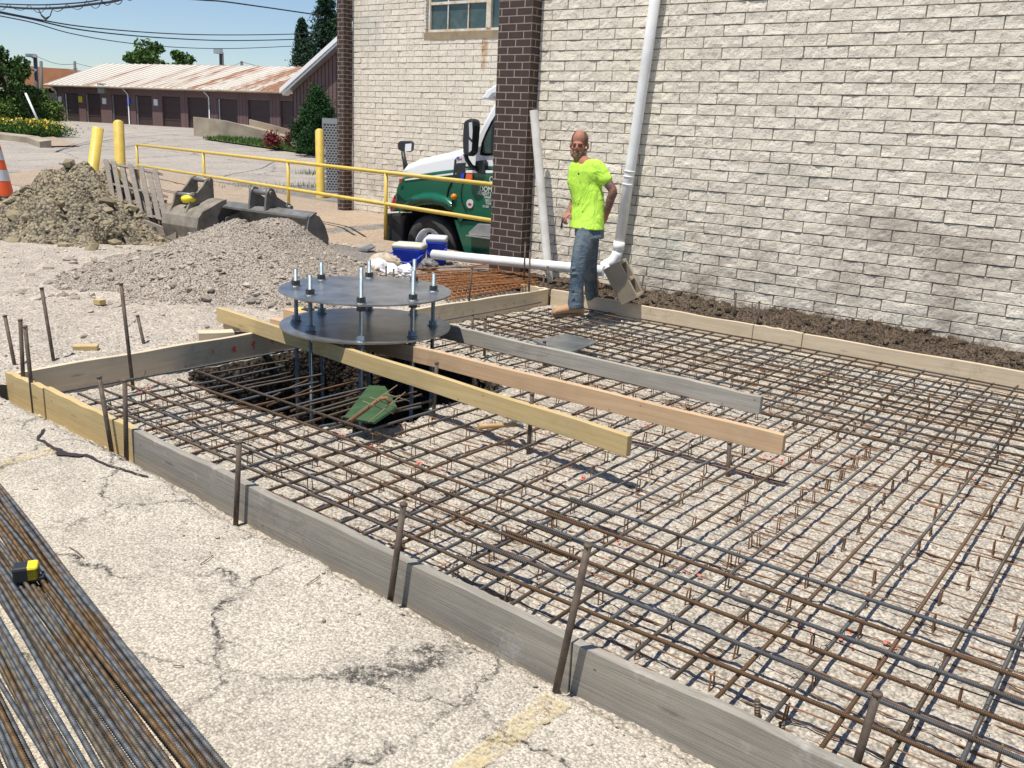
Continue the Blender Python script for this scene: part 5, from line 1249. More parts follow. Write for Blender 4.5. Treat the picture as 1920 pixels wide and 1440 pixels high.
# near side mirror
mb=MB(); y=TY-.22; q=[tp(*p,y) for p in ((868,232),(870,226),(880,222),(887,224),(888,236),(886,262),(884,286),(877,294),(867,288),(866,262))]; mb.prism(q,(0,.16,0)); m_=mb.build('mirror_housing','black_plastic',TR,bevel=.03)
mb=MB(); q=[tp(*p,y-.004) for p in ((879,230),(885,229),(886,246),(885,262),(880,256))]; mb.prism(q,(0,.003,0)); q=[tp(*p,y-.004) for p in ((879,262),(885,268),(884,282),(879,286))]; mb.prism(q,(0,.003,0)); mb.build('mirror_glass','reflective',m_)
mb=MB(); mb.tube([tp(872,288,y+.06),tp(876,300,y+.08),tp(884,312,y+.15),tp(896,318,TY-.02)],.032,10); mb.build('mirror_arm','black_plastic',m_)
mb=MB(); q=[tp(*p,TY-.03) for p in ((891,302),(906,300),(909,306),(908,326),(895,325),(889,318))]; mb.prism(q,(0,.10,0)); mb.build('mirror_bracket','black_plastic',m_,bevel=.015)
# hood mirror on the far side
yf=TY+.35
c=tp(758,275,yf); mb=MB(); q=[tp(*p,yf) for p in ((745,268),(749,264),(768,264),(772,267),(771,282),(766,285),(752,284),(745,280))]; mb.prism(q,(0,.07,0)); hm=mb.build('hood_mirror','black_plastic',TR,bevel=.02)
mb=MB(); q=[tp(*p,yf-.012) for p in ((760,270),(771,269),(770,283),(759,284))]; mb.prism(q,(0,.01,0)); mb.build('mirror_face','white_paint',hm)
mb=MB(); mb.tube([tp(755,284,yf),tp(759,304,yf),tp(763,324,yf)],[.03,.035,.05],8); mb.build('mirror_arm','black_plastic',hm)
mb=MB(); q=[tp(*p,TY+.12) for p in ((766,324),(769,312),(776,306),(777,310),(774,326))]; mb.prism(q,(0,.05,0)); mb.build('mirror_bracket','black_plastic',hm)
# door lettering
def text(s,px,py,hpx,mat='sign_white',y=TY-.008,shear=0,parent=cg,name='lettering',width=1.0):
    c=bpy.data.curves.new(name,'FONT'); c.body=s; c.extrude=.001; c.shear=shear
    a=tp(px,py,y); hh=(tp(px,py-hpx,y)-a).length; c.size=hh*1.38
    o=bpy.data.objects.new(name,c); COL.objects.link(o); c.materials.append(M(mat))
    dg=bpy.context.evaluated_depsgraph_get(); me=bpy.data.meshes.new_from_object(o.evaluated_get(dg)); bpy.data.objects.remove(o)
    me.materials.clear(); me.materials.append(M(mat)); o=link(name,me,parent); o.rotation_euler=(math.radians(90),0,0); o.scale=(width,1,1); o.location=a-wloc(parent); return o
text('O',917,341,11); text('DOMI',899,358,10,width=.95); text('FREIGHT L',895,365,6.8,shear=.3,width=.78)
text('THOMASVI',907.5,371.5,4.4,width=.55); text('USDOT 0',909.5,377.5,4.4,width=.6); text('PA A-00',911,383,4.4,width=.6); text('CA 12037',905,388.5,4.4,width=.62)
# ================================================================== BACKGROUND
def leaves(mb_pts,size,mat,name,parent=None,loc=(0,0,0),aspect=.6,tri=False):
    n=len(mb_pts); p=np.asarray(mb_pts); s=np.asarray(size)[:,None]
    a=RNG.normal(size=(n,3)); a/=np.linalg.norm(a,axis=1,keepdims=True); b=RNG.normal(size=(n,3)); b-=a*(a*b).sum(1,keepdims=True); b/=np.linalg.norm(b,axis=1,keepdims=True)
    V=np.stack([p-a*s,p-b*s*aspect,p+a*s,p+b*s*aspect],1).reshape(-1,3); Fq=(np.arange(n)*4)[:,None]+np.arange(4)[None]
    return npmesh(name,V,Fq,mat,parent=parent,smooth=False,loc=loc)
def tree(px,pyb,dpt,h,w,label,cat='tree',mat='leaf_mid',clumps=26,per=170,ls=.16,trunk=True,name='tree',group=None,z0=None,low=.25):
    b=P(px,pyb,dpt); b.z=hz(b.x,b.y)-.1 if z0 is None else z0
    t=thing(name,b,label,cat,group)
    if trunk:
        mb=MB(); mb.tube([b,b+Vector((.1,.1,h*.35)),b+Vector((-.1,.1,h*.75))],[w*.045+.06,w*.035+.04,.04],8)
        for k in range(7):
            a=k*.9; s=b+Vector((0,0,h*(.3+.06*k))); e=s+Vector((math.cos(a)*w*.3,math.sin(a)*w*.3,h*.2)); mb.tube([s,(s+e)/2+Vector((0,0,h*.03)),e],[.05*w/4+.03,.03,.015],5)
        mb.build('trunk','trunk',t)
    pts=[];sz=[]
    for k in range(clumps):
        a=random.uniform(0,6.283); v=random.uniform(low,1.0); rad=w/2*math.sqrt(max(0,1-((v-.52)/.58)**2))*math.sqrt(random.uniform(.1,1))
        c=np.array([b.x+math.cos(a)*rad,b.y+math.sin(a)*rad,b.z+h*v]); R_=w*random.uniform(.10,.19)
        q=RNG.normal(size=(per,3)); q/=np.linalg.norm(q,axis=1,keepdims=True); q*=(RNG.uniform(.45,1,per)[:,None])*R_*np.array([1,1,.75]); pts.append(c+q); sz.append(RNG.uniform(.6,1.3,per)*ls)
    leaves(np.concatenate(pts),np.concatenate(sz),mat,'crown',t); return t
def conifer(px,pyb,dpt,h,w,label,mat='leaf_conifer',name='conifer',n=9000,ls=.22,droop=.25,z0=None):
    b=P(px,pyb,dpt); b.z=hz(b.x,b.y)-.1 if z0 is None else z0
    t=thing(name,b,label,'tree'); mb=MB(); mb.tube([b,b+Vector((0,0,h*.98))],[w*.05,.03],8); mb.build('trunk','trunk',t)
    pts=[];sz=[]; nb=int(n/55)
    for k in range(nb):
        v=random.uniform(.03,1)**.85; a=random.uniform(0,6.283); L=w/2*(1-v)**.8*random.uniform(.75,1.12)+.15
        m=55; r=RNG.uniform(.08,1,m); x=b.x+math.cos(a)*L*r+RNG.normal(0,.07*L+.05,m); y=b.y+math.sin(a)*L*r+RNG.normal(0,.07*L+.05,m); z=b.z+h*v-droop*L*r**1.5+RNG.normal(0,.10,m)+.12*L*(r>.8)
        pts.append(np.stack([x,y,z],-1)); sz.append(RNG.uniform(.5,1.2,m)*ls)
    leaves(np.concatenate(pts),np.concatenate(sz),mat,'crown',t,aspect=.35); return t
# garage row
GA=P(98,158,64.8); GC=P(552,172,56.0); GA.z=GC.z=(GA.z+GC.z)/2
gd=(GC-GA); GL=gd.length; gu=gd.normalized(); gn=Vector((-gu.y,gu.x,0)); gn=gn if gn.dot(CAM-GA)<0 else -gn   # gn away from camera
ez=GA.z; GBz=.80
G=thing('garage_row',Vector((GA.x,GA.y,GBz)),'long low brown garage row with many doors and a rust streaked metal roof','garage')
def gx(px):
    lo,hi=-.3,1.5
    for _ in range(40):
        m=(lo+hi)/2; q=ROT.transposed()@(GA+gd*m-CAM); x=960+F*q.x/(-q.z)
        if x<px: lo=m
        else: hi=m
    return lo*GL
def gp(u,away,z): return Vector((GA.x,GA.y,0))+gu*u+gn*away+Vector((0,0,z))
DRS=[(118.8,144.5),(158,186),(207,236.6),(252,283),(302,336.6),(350,388),(407,444),(463.5,505),(524.7,550)]
drs=[(gx(a),gx(b)) for a,b in DRS]; DT=GBz+2.05; Rm=Matrix((gu,gn,Vector((0,0,1)))).transposed()
def gbox(mb,u0,u1,a0,a1,z0,z1): mb.box(gp((u0+u1)/2,(a0+a1)/2,(z0+z1)/2),(abs(u1-u0),abs(a1-a0),z1-z0),mat=Rm)
Gend=gx(560); mb=MB(); prev=0.0
mbp=MB()
for (a,b) in drs: gbox(mb,prev,a,0,.18,GBz-.4,DT); prev=b
gbox(mb,prev,Gend,0,.18,GBz-.4,DT); gbox(mb,0,Gend,0,.18,DT+.001,ez); gbox(mb,0,.2,.181,7,GBz-.4,ez)
wl=mb.build('wall','siding',G)
mb=MB(); u=gx(345)
while u<Gend:
    if not any(a-.02<u<b+.02 for a,b in drs): gbox(mb,u,u+.03,-.02,0,GBz,ez-.02)
    u+=.27
o_b=mb.build('siding_batten','siding',wl); o_b['kind']='stuff'
for i,(a,b) in enumerate(drs):
    mb=MB(); gbox(mb,a+.002,b-.002,.14,.20,GBz-.3,DT-.002)
    for k in range(4): gbox(mb,a+.02,b-.02,.125,.14,GBz+.05+k*.5,GBz+.05+k*.5+.44)
    d_=mb.build('door','door_brown',G)
    mb=MB(); gbox(mb,a+.03,a+.12,.05,.12,GBz,DT-.05)
    if i in (0,1,2,3,6): mb.build('door_jamb','alu',d_)
# roof: slope up away from the camera
rz=gp(0,0,0)
rp=P(195,124,GA.length*0+72)
RH=None
for aw in [x*.1 for x in range(20,160)]:
    pass
aw=6.2
# find ridge height so that it projects to y=125 at px ~400
def proj(p): q=ROT.transposed()@(Vector(p)-CAM); return (960+F*q.x/(-q.z),720-F*q.y/(-q.z))
rzv=min(((abs(proj(gp(gx(400)+2,aw,z/100))[1]-125.5)),z/100) for z in range(350,800,2))[1]
lft=min((abs(proj(gp(u/20,aw,rzv))[0]-192),u/20) for u in range(-100,400))[1]
ov=-.35
L_=[gp(-.4,ov,ez-.02),gp(Gend+1.2,ov,ez-.02),gp(Gend+6,aw,rzv),gp(lft,aw,rzv)]
e=bpy.data.meshes.new('roof'); 
mb=MB(); mb.add(L_+[p+Vector((0,0,-.08)) for p in L_],[(0,1,2,3),(7,6,5,4),(0,4,5,1),(1,5,6,2),(2,6,7,3),(3,7,4,0)])
mb.add([L_[0],L_[3],gp(lft,aw,rzv),gp(-.4,aw*2,ez)],[(0,1,3)])
nrib=46
for i in range(nrib):
    f=(i+.5)/nrib; a=L_[0].lerp(L_[1],f); b=L_[3].lerp(L_[2],f); d_=(b-a); s_=gu*.03
    mb.add([a-s_+Vector((0,0,.004)),a+s_+Vector((0,0,.004)),b+s_+Vector((0,0,.004)),b-s_+Vector((0,0,.004)),a+Vector((0,0,.06)),b+Vector((0,0,.06))],[(0,4,5,3),(1,2,5,4)])
ro=mb.build('roof','metal_roof',G)
# local X of the roof must follow the ridge: rotate the object
ang=math.atan2(gu.y,gu.x); me=ro.data; Mi=Matrix.Rotation(-ang,4,'Z'); me.transform(Mi); ro.rotation_euler=(0,0,ang)
mb=MB(); a,b=gp(-.42,ov-.05,ez-.10),gp(Gend+.3,ov-.05,ez-.10); mb.tube([a,b],.07,6); mb.build('gutter','ramp_conc',G)
for px in (105,240,392): u=gx(px); mb=MB(); mb.tube([gp(u-.25,-.3,ez-.12),gp(u,-.06,ez-.5),gp(u,-.06,GBz+.15),gp(u+.08,-.2,GBz+.03)],.045,6); mb.build('downspout','pvc',G)
for px,m,zz in ((110.5,'sign_white',1.55),(149,'cap_yellow',1.6),(194,'sign_white',1.55),(291,'sign_white',1.6),(240,'blue_plastic',1.6)):
    mb=MB(); u=gx(px); gbox(mb,u-.17,u+.17,-.05,-.001,GBz+zz-.15,GBz+zz+.25); mb.build('sign',m,G)
mb=MB(); u=gx(194); gbox(mb,u-.30,u+.30,-.25,-.001,GBz+2.1,GBz+2.75); mb.build('meter_box','alu',G)
# concrete apron strip along the garage
mb=MB(); q=[gp(-1,-.01,GBz),gp(gx(362),-.01,GBz),gp(gx(362),-2.2,GBz-.06),gp(-1,-1.2,GBz-.05)]; mb.add([v+Vector((0,0,.12)) for v in q]+[v+Vector((0,0,-.5)) for v in q],[(0,1,2,3),(2,3,7,6),(3,0,4,7)]); tag(mb.build('garage_apron','tan_drive'),kind='structure')
# gable building right of the garage
d0=50.0; a=P(551,268,d0); b=P(665,285,47); a.z=b.z=0; u2=(b-a).normalized(); n2=Vector((-u2.y,u2.x,0)); n2=n2 if n2.dot(CAM-a)<0 else -n2
GB=thing('gable_building',Vector((a.x,a.y,.6)),'taller brown sided building with a white trimmed sloping roof right of the garages','building')
eL=P(551,167,d0).z; zr=P(632,107,48).z; sl_=(zr-eL)/((P(632,107,48)-P(551,167,d0)).xy.length); W2=9
mb=MB(); mb.prism([Vector((a.x,a.y,0)),a+u2*W2,a+u2*W2+Vector((0,0,eL+sl_*W2)),Vector((a.x,a.y,eL))],n2*14); w_=mb.build('wall','siding',GB)
mb=MB(); k_=0
while k_<W2: 
    c=a+u2*k_; mb.prism([c-n2*.02,c+u2*.035-n2*.02,c+u2*.035-n2*.02+Vector((0,0,eL+sl_*k_-.05)),c-n2*.02+Vector((0,0,eL+sl_*k_-.05))],n2*.019); k_+=.30
o_b=mb.build('siding_batten','trim_dark',w_); o_b['kind']='stuff'
mb=MB(); o_=a-u2*.6-n2*.45; z1=eL-sl_*.6+.05; e_=a+u2*(W2+.4)-n2*.45; z2=eL+sl_*(W2+.4)+.05
mb.prism([Vector((o_.x,o_.y,z1)),Vector((e_.x,e_.y,z2)),Vector((e_.x,e_.y,z2+.24)),Vector((o_.x,o_.y,z1+.24))],n2*15); mb.build('roof','white_paint',GB)
mb=MB(); mb.prism([Vector((o_.x,o_.y,z1-.12))+u2*.25,Vector((e_.x,e_.y,z2-.12)),Vector((e_.x,e_.y,z2-.002)),Vector((o_.x,o_.y,z1-.002))+u2*.25],n2*.4); mb.build('fascia','alu',GB)
# concrete ramp
RW=thing('concrete_ramp',gt(362,255),'weathered concrete loading ramp sloping down to the right before the garages','ramp')
dR=45.0
pts=[(362,219),(384,221),(420,226),(460,236),(500,247),(540,258),(556,263)]
a_=[P(x,y,dR-.012*(x-362)) for x,y in pts]; 
away=Vector((-.58,.81,0)); mb=MB(); vs=[]
for p in a_: vs+=[p,p+away*.35,Vector((p.x,p.y,-.1))+away*.35,Vector((p.x,p.y,-.1))]
n=len(a_); mb.add(vs,[(i*4+k,i*4+(k+1)%4,i*4+4+(k+1)%4,i*4+4+k) for i in range(n-1) for k in range(4)]+[(0,1,2,3),(n*4-1,n*4-2,n*4-3,n*4-4)]); mb.build('side_wall','ramp_conc',RW)
mb=MB(); vs=[]
for p in a_[1:]: vs+=[p+away*.351+Vector((0,0,-.18)),p+away*4.0+Vector((0,0,-.18)),p+away*4.3+Vector((0,0,-.18+.0))]
n=len(a_)-1; mb.add(vs,[(i*3,i*3+1,i*3+4,i*3+3) for i in range(n-1)]); mb.build('deck','tan_drive',RW)
mb=MB(); vs=[]
for p in a_[2:]: q=p+away*3.9; vs+=[q+Vector((0,0,.12)),q+away*.3+Vector((0,0,.12)),q+away*.3+Vector((0,0,-2)),q+Vector((0,0,-2))]
n=len(a_)-2; mb.add(vs,[(i*4+k,i*4+(k+1)%4,i*4+4+(k+1)%4,i*4+4+k) for i in range(n-1) for k in range(4)]); mb.build('rear_wall','ramp_conc',RW)
# shrubs by the gable wall
b=P(592,272,36); t=thing('evergreen_shrub',Vector((b.x,b.y,hz(b.x,b.y)-.05)),'pointed dark green evergreen shrub in front of the gable wall','shrub')
pts=[];hh=P(597,168,36).z-b.z
for k in range(110):
    v=random.random()**1.3; rad=(.88*(1-v**1.6)+.05)*math.sqrt(random.uniform(.3,1)); a=random.uniform(0,6.283)
    c=np.array([b.x+math.cos(a)*rad+.12*(v>.4),b.y+math.sin(a)*rad,b.z+hh*v*.96]); q=RNG.normal(size=(170,3))*np.array([.13,.13,.15]); pts.append(c+q)
leaves(np.concatenate(pts),RNG.uniform(.03,.075,110*170),'leaf_shrub','foliage',t,aspect=.4)
mb=MB(); mb.cyl(b+Vector((0,0,-.3)),b+Vector((0,0,hh*.8)),.06,.02); mb.build('stem','trunk',t)
for px,py,r,l in ((511,262,.32,'dark red leafed shrub at the foot of the ramp wall'),(548,262,.26,'small dark red shrub beside the pale stump')):
    b=P(px,py,38); pts=b[:]+RNG.normal(size=(900,3))*np.array([r*.55,r*.5,r*.42]); t=thing('red_shrub',b-Vector((0,0,r*.8)),l,'shrub'); leaves(np.array(pts),RNG.uniform(.03,.07,900),'leaf_red','foliage',t)
b=P(562,268,37); lump('stump',b,(.33,.3,.28),'stone_w','pale broken stump between the red shrub and the evergreen shrub','stump',31,.35)
# trees
tree(14,214,58,3.7,4.2,'dense green tree at the far left edge behind the vine hedge',clumps=44,per=240,ls=.13,mat='leaf_dark',low=.1)
tree(-25,210,60,4.3,4.5,'taller dark tree cut by the left edge of the view',clumps=40,per=240,ls=.14,mat='leaf_dark',low=.1)
tree(66,216,66,2.1,3.4,'dark bushy tree behind the light pole left of the garages',clumps=40,per=240,ls=.12,mat='leaf_dark',low=.05)
b0=P(0,214,56); b1=P(95,218,62)
t=thing('vine_hedge',Vector((b0.x,b0.y,.8)),'bright green vine covered hedge below the trees at far left','hedge'); pts=[]
for k in range(170):
    f=random.uniform(-.5,1.05); c=b0.lerp(b1,f); c=np.array([c.x,c.y,.8+random.uniform(0,1.15)]); pts.append(c+RNG.normal(size=(120,3))*np.array([.45,.35,.25]))
pts=np.concatenate(pts); leaves(pts,RNG.uniform(.05,.13,len(pts)),'leaf_hedge','foliage',t)
tree(270,130,95,7.8,5,'small round green tree left of the broad one above the garage roof',clumps=26,per=200,ls=.2,z0=-.2)
tree(312,130,92,8.4,7,'broad green tree showing above the middle of the garage roof',clumps=46,per=220,ls=.2,z0=-.2)
conifer(612,130,70,11.6,8.5,'tallest conifer beside the brick column rising over the gable roof',z0=-.3,n=20000,ls=.15)
conifer(567,130,72,9.7,5.0,'smaller pointed conifer left of the tallest one behind the gable roof',z0=-.3,n=8000,ls=.16)
conifer(578,130,76,8.4,10.5,'middle conifer between the pointed and the tallest one',z0=-.3,n=8000,ls=.16)
conifer(650,130,68,11.5,6,'conifer mostly hidden behind the left brick column',z0=-.3,n=9000,ls=.18)
# brown roof hill behind
a=P(30,140,150); 
HX=[(20,210),(34,128),(50,123),(90,127),(128,129),(142,138),(150,160),(150,210)]
mb=MB(); mb.prism([P(x,y,140) for x,y in HX],Vector((-.58,.81,0))*40); tag(mb.build('hill','gravel_hill'),kind='structure')
# light poles, utility poles
def pole(pb,pt_,d,r,label,name='light_pole',lamp=None,arm=None):
    b=P(*pb,d); t_=P(*pt_,d); t=thing(name,Vector((b.x,b.y,min(b.z,hz(b.x,b.y)))),label,'pole'); mb=MB(); mb.tube([Vector((b.x,b.y,hz(b.x,b.y)-.2)),t_],[r*1.15,r],10); mb.build('shaft','pole_grey',t)
    if lamp:
        for (x,y,w,h_) in lamp:
            c=P(x,y,d-.3); mb=MB(); mb.box(c,(w,w*.8,h_),.5); mb.build('lamp_head','alu',t,bevel=.03); mb=MB(); mb.tube([P(pt_[0],pt_[1]+8,d),P(x,y+2,d-.3)],.05,6); mb.build('arm','pole_grey',t)
    if arm:
        for (x0,y0,x1,y1) in arm: mb=MB(); mb.tube([P(x0,y0,d),P(x1,y1,d)],.05,6); mb.build('crossarm','pole_grey',t)
    return t
pole((70,215),(66,103),62,.13,'wooden pole with a street lamp before the trees left of the garages',lamp=[(58,104,.55,.22),(63,131,.3,.15)])
pole((415,130),(415,98),85,.20,'grey pole with a floodlight above the garage roof',lamp=[(409,96,.7,.45)])
pole((77,200),(77,115),135,.22,'thin distant utility pole over the brown hill',name='utility_pole')
pole((141,160),(140,115),130,.18,'distant utility pole with a crossarm right of the brown hill',name='utility_pole',arm=[(137,129,146,129)])
pole((453,130),(453,115),130,.2,'tip of a distant utility pole above the garage roof',name='utility_pole')
for i,(p0,p1,sg,d) in enumerate((((66,104),(140,120),3,100),((140,118),(300,137),4,130),((420,122),(453,116),2,120),((453,116),(560,128),3,120))):
    a,b=P(*p0,d),P(*p1,d+10); mb=MB(); mb.tube([a.lerp(b,k/8)+Vector((0,0,-sg*.1*math.sin(math.pi*k/8)*4/3)) for k in range(9)],.025,4); tag(mb.build('utility_wire','wire_black',loc=a),['thin wire between the lamp pole and the distant poles','thin wire right of the distant crossarm pole','thin wire left of the pole tip above the roof','thin wire right of the pole tip above the roof'][i],'wire')
# overhead wires
def wire(pts,d0,d1,r,label,n=40,name='overhead_wire'):
    q=[]; m=len(pts)-1
    for k in range(n+1):
        s=k/n*m; i=min(int(s),m-1); f=s-i
        p0=pts[max(i-1,0)];p1=pts[i];p2=pts[i+1];p3=pts[min(i+2,m)]
        cr_=lambda a,b,c,d_:.5*((2*b)+(-a+c)*f+(2*a-5*b+4*c-d_)*f*f+(-a+3*b-3*c+d_)*f**3)
        x=cr_(p0[0],p1[0],p2[0],p3[0]);y=cr_(p0[1],p1[1],p2[1],p3[1]); q.append(P(x,y,d0+(d1-d0)*k/n))
    mb=MB(); mb.tube(q,r,6); return tag(mb.build(name,'wire_black',loc=q[0]),label,'wire'),q
c1,cq=wire([(-20,10),(0,12),(60,16),(120,14),(180,7),(215,2),(250,-10)],26,20,.030,'thick dark cable bundle sagging across the top left corner')
mb=MB(); 
for k in range(600):
    f=k/600*(len(cq)-1); i=int(f); p=cq[i].lerp(cq[min(i+1,len(cq)-1)],f-i); a=k*.10; 
sp=[]
for k in range(400):
    f=k/400*(len(cq)-1); i=int(f); p=cq[i].lerp(cq[min(i+1,len(cq)-1)],f-i); a=k*.16; amp=.05+.05*abs(math.sin(k*.03)); sp.append(p+Vector((0,math.cos(a)*.04,math.sin(a)*amp)))
mb.tube(sp,.009,4); mb.build('lashing_coil','wire_black',c1)
mb=MB(); 
for off in (0,.12,.2): mb.tube([P(72,17,24.5),P(78,30-off*10,24.5),P(86,38-off*20,24.5),P(94,30,24.5),P(98,18,24.4)],.014,5)
mb.build('hanging_loop','wire_black',c1)
wire([(-10,7),(80,9),(160,4),(200,-4)],26,21,.018,'thin wire just above the thick cable bundle at the top left')
wire([(-10,20),(60,34),(140,48),(240,58),(340,64),(440,65.5),(545,64),(600,61)],30,60,.028,'upper sagging wire of the three crossing the blue sky')
wire([(-10,22),(60,36),(140,54),(240,66),(340,73),(430,76),(545,74),(600,70)],30,60,.030,'middle sagging wire of the three crossing the blue sky')
wire([(-10,28),(60,42),(130,62),(220,78),(320,88),(430,91),(560,86)],30,60,.022,'lowest sagging wire of the three crossing the blue sky')
wire([(300,-6),(380,0),(420,3),(500,14),(590,27),(600,28)],24,40,.026,'single dark wire slanting down toward the conifers at top centre')
# guy wire + white guard
b=gt(75,235); d=dep(b); t=thing('guy_guard',b,'white plastic guy wire guard slanting up at the end of the flower bed','pole'); mb=MB(); mb.tube([b,P(48,175,d)],.055,8); mb.build('sleeve','white_paint',t)
wire([(60,222),(20,150),(0,112),(-20,80)],d+.5,d-12,.012,'faint guy wire rising steeply at the left edge',name='guy_wire')
# flower bed
A=gt(-40,252); B=gt(78,252); t=thing('flower_bed',gt(20,258),'strip of green leaves with small yellow flowers behind the kerb','flower bed'); pts=[];fp=[]
k0,k1_=gt(-60,250),gt(76,258)
for k in range(230):
    c=k0.lerp(k1_,random.random())+Vector((random.gauss(0,.2),random.uniform(0,1.6),random.uniform(.1,.5))); pts.append(np.array(c)+RNG.normal(size=(60,3))*np.array([.22,.2,.12]))
    for q in range(3): fp.append(np.array(c)+np.array([random.gauss(0,.15),random.gauss(0,.15),random.uniform(.15,.3)]))
pts=np.concatenate(pts); leaves(pts,RNG.uniform(.03,.08,len(pts)),'flower_leaf','foliage',t,aspect=.3); leaves(np.array(fp),RNG.uniform(.035,.07,len(fp)),'flower_y','blossom',t,aspect=.8)
# concrete barrier blocks left of the garage, junk
b=P(97,222,63.5); mb=MB(); 
for k in range(3): mb.box(Vector((b.x-.2,b.y,hz(b.x,b.y)+.35+k*.6)),(.7,.7,.56),.3+.1*k)
tag(mb.build('block_stack','cinder',loc=Vector((b.x,b.y,hz(b.x,b.y)))),'stack of pale grey blocks at the left end of the garages','blocks')
b=gt(8,215); mb=MB()
for k in range(14): c=b+Vector((random.uniform(-2,2.4),random.uniform(-1,1),random.uniform(.05,.35))); mb.box(c,(random.uniform(.5,1.6),.12,.06),random.uniform(-.6,.6))
tag(mb.build('scrap_heap','door_brown',loc=b),'low heap of dark boards at the far left edge of the lot','scrap')
# ================================================================== WORKER
D0=8.92
foot=g(1064,594,-.078); D0=dep(foot)+.02
WK=thing('person',Vector((foot.x,foot.y,-.075)),'standing man in a lime yellow t-shirt, jeans and tan boots looking at the camera','person')
simple('skin',(.42,.16,.10),.5,c2=(.36,.13,.085),vs=30,spec=.4)
k=NB('skin_tattoo',.62,spec=.25)
zf=k.sep(2); arm=k.ramp(k.math('MULTIPLY',zf,.5),[(.0,0),(.47,0),(.50,1),(.655,1),(.68,0)])
nz_=k.noise(24,4,.6,dist=1.2); tt=k.ramp(nz_,[(.42,0),(.52,.75)])
base_=k.mix(k.noise(8,3),(.40,.18,.12),(.28,.125,.085))
k.col(k.mix(k.math('MULTIPLY',arm,tt),base_,(.07,.065,.07)))
simple('hair_dark',(.10,.065,.045),.8,c2=(.16,.10,.07),vs=80,bump=.002,bs=300)
simple('beard',(.13,.075,.045),.85,c2=(.26,.17,.11),vs=70,bump=.004,bs=240)
kk=NB('lime_shirt',.85,spec=.2); kk.col(kk.mix(kk.ramp(kk.noise(3,4),[(.4,0),(.7,1)]),(.52,.82,.10),(.38,.66,.06))); 
kk.bump(kk.noise(7,5,.6,sc=(1,1,.45),dist=.9),1.0,.05)
kk=NB('denim',.85,spec=.2); kk.col(kk.mix(kk.ramp(kk.noise(5,5,.7),[(.38,0),(.62,1)]),(.05,.085,.135),(.16,.19,.20))); kk.bump(kk.noise(14,5,.65,sc=(1,1,1.6),dist=.8),.9,.022)
simple('boot_leather',(.42,.26,.14),.75,c2=(.33,.20,.11),vs=8,bump=.004,bs=50)
simple('boot_sole',(.20,.13,.075),.8)
TC=Vector((CAM.x-foot.x,CAM.y-foot.y,0)).normalized()     # towards camera
IL=Vector((TC.y,-TC.x,0)); IL=IL if (ROT.transposed()@IL).x<0 else -IL   # image left
UP=Vector((0,0,1))
def J(px,py,near=0.0): return P(px,py,D0-near)
def rm(mb,name,mat,parent,vox=.008,sm=6,loc=None,disp=None):
    o=mb.build(name,mat,parent,fix=True); m=o.modifiers.new('join','REMESH'); m.mode='VOXEL'; m.voxel_size=vox; m.use_smooth_shade=True
    if sm: s=o.modifiers.new('soft','SMOOTH'); s.iterations=sm; s.factor=.5
    return o
def cap(mb,pts,n=16):
    """tapered limb with rounded ends; pts = [(Vector, radius)...]"""
    P_=[p for p,_ in pts]; R_=[r for _,r in pts]
    # densify
    q=[];rs=[]; m=len(P_)-1
    for i in range(m):
        for k in range(6):
            f=k/6; p0=P_[max(i-1,0)];p1=P_[i];p2=P_[i+1];p3=P_[min(i+2,m)]
            q.append(.5*((2*p1)+(p2-p0)*f+(2*p0-5*p1+4*p2-p3)*f*f+(3*p1-p0-3*p2+p3)*f**3)); rs.append(R_[i]*(1-f)+R_[i+1]*f)
    q.append(P_[-1]); rs.append(R_[-1])
    d0=(q[1]-q[0]).normalized(); d1=(q[-1]-q[-2]).normalized()
    a=[q[0]-d0*rs[0]*s for s in (.98,.8,.45)]; ar=[rs[0]*.15,rs[0]*.6,rs[0]*.9]; b=[q[-1]+d1*rs[-1]*s for s in (.45,.8,.98)]; br=[rs[-1]*.9,rs[-1]*.6,rs[-1]*.15]
    mb.tube(a+q+b,ar+rs+br,n)
def secs(mb,L,n=20,R=None):
    """oriented elliptical loft: (center, half-width vec, half-depth vec)"""
    mb.loft([[c+a*math.cos(6.283*k/n)+b*math.sin(6.283*k/n) for k in range(n)] for c,a,b in L])
# body frame: chest faces image-left and a little towards the camera
fT=(IL*.80+TC*.60).normalized(); lT=Vector((-fT.y,fT.x,0)); lT=lT if lT.dot(TC)>0 else -lT
# ---- key joints
headc=J(1086,272,.0); neck=J(1092,300,-.01); chestc=J(1096,332,0); waist=J(1103,385,0); pelv=J(1105,425,.0)
shL=J(1120,314,.14); elL=J(1149,358,.17); wrL=J(1137,402,.06); 
shR=J(1082,316,-.15); elR=J(1080,372,-.22); wrR=J(1066,398,-.06)
hipL=J(1100,428,.08); knL=J(1084,500,.10); anL=J(1079,567,.04)
hipR=J(1106,430,-.10); knR=J(1106,500,-.36); anR=J(1110,566,-.80)
# ---- body (one continuous surface)
B=MB()
hf=(TC*.97+IL*.20+UP*-.05).normalized(); hl=UP.cross(hf).normalized(); hu=hf.cross(hl); RH=Matrix((hl,hf,hu)).transposed()
hp=lambda x,y,z: headc+RH@Vector((x,y,z))
B.ell(hp(0,-.02,.045),(.076,.098,.092),RH); B.ell(hp(0,.012,-.03),(.064,.078,.095),RH); B.ell(hp(0,.03,-.09),(.045,.05,.045),RH)
B.ell(hp(0,.078,.018),(.055,.016,.014),RH); B.tube([hp(0,.088,.012),hp(0,.106,-.022),hp(0,.104,-.034)],[.009,.013,.012],10); B.ell(hp(.013,.092,-.034),(.009,.01,.008),RH); B.ell(hp(-.013,.092,-.034),(.009,.01,.008),RH)
B.ell(hp(.04,.062,-.025),(.022,.02,.018),RH);B.ell(hp(-.04,.062,-.025),(.022,.02,.018),RH)
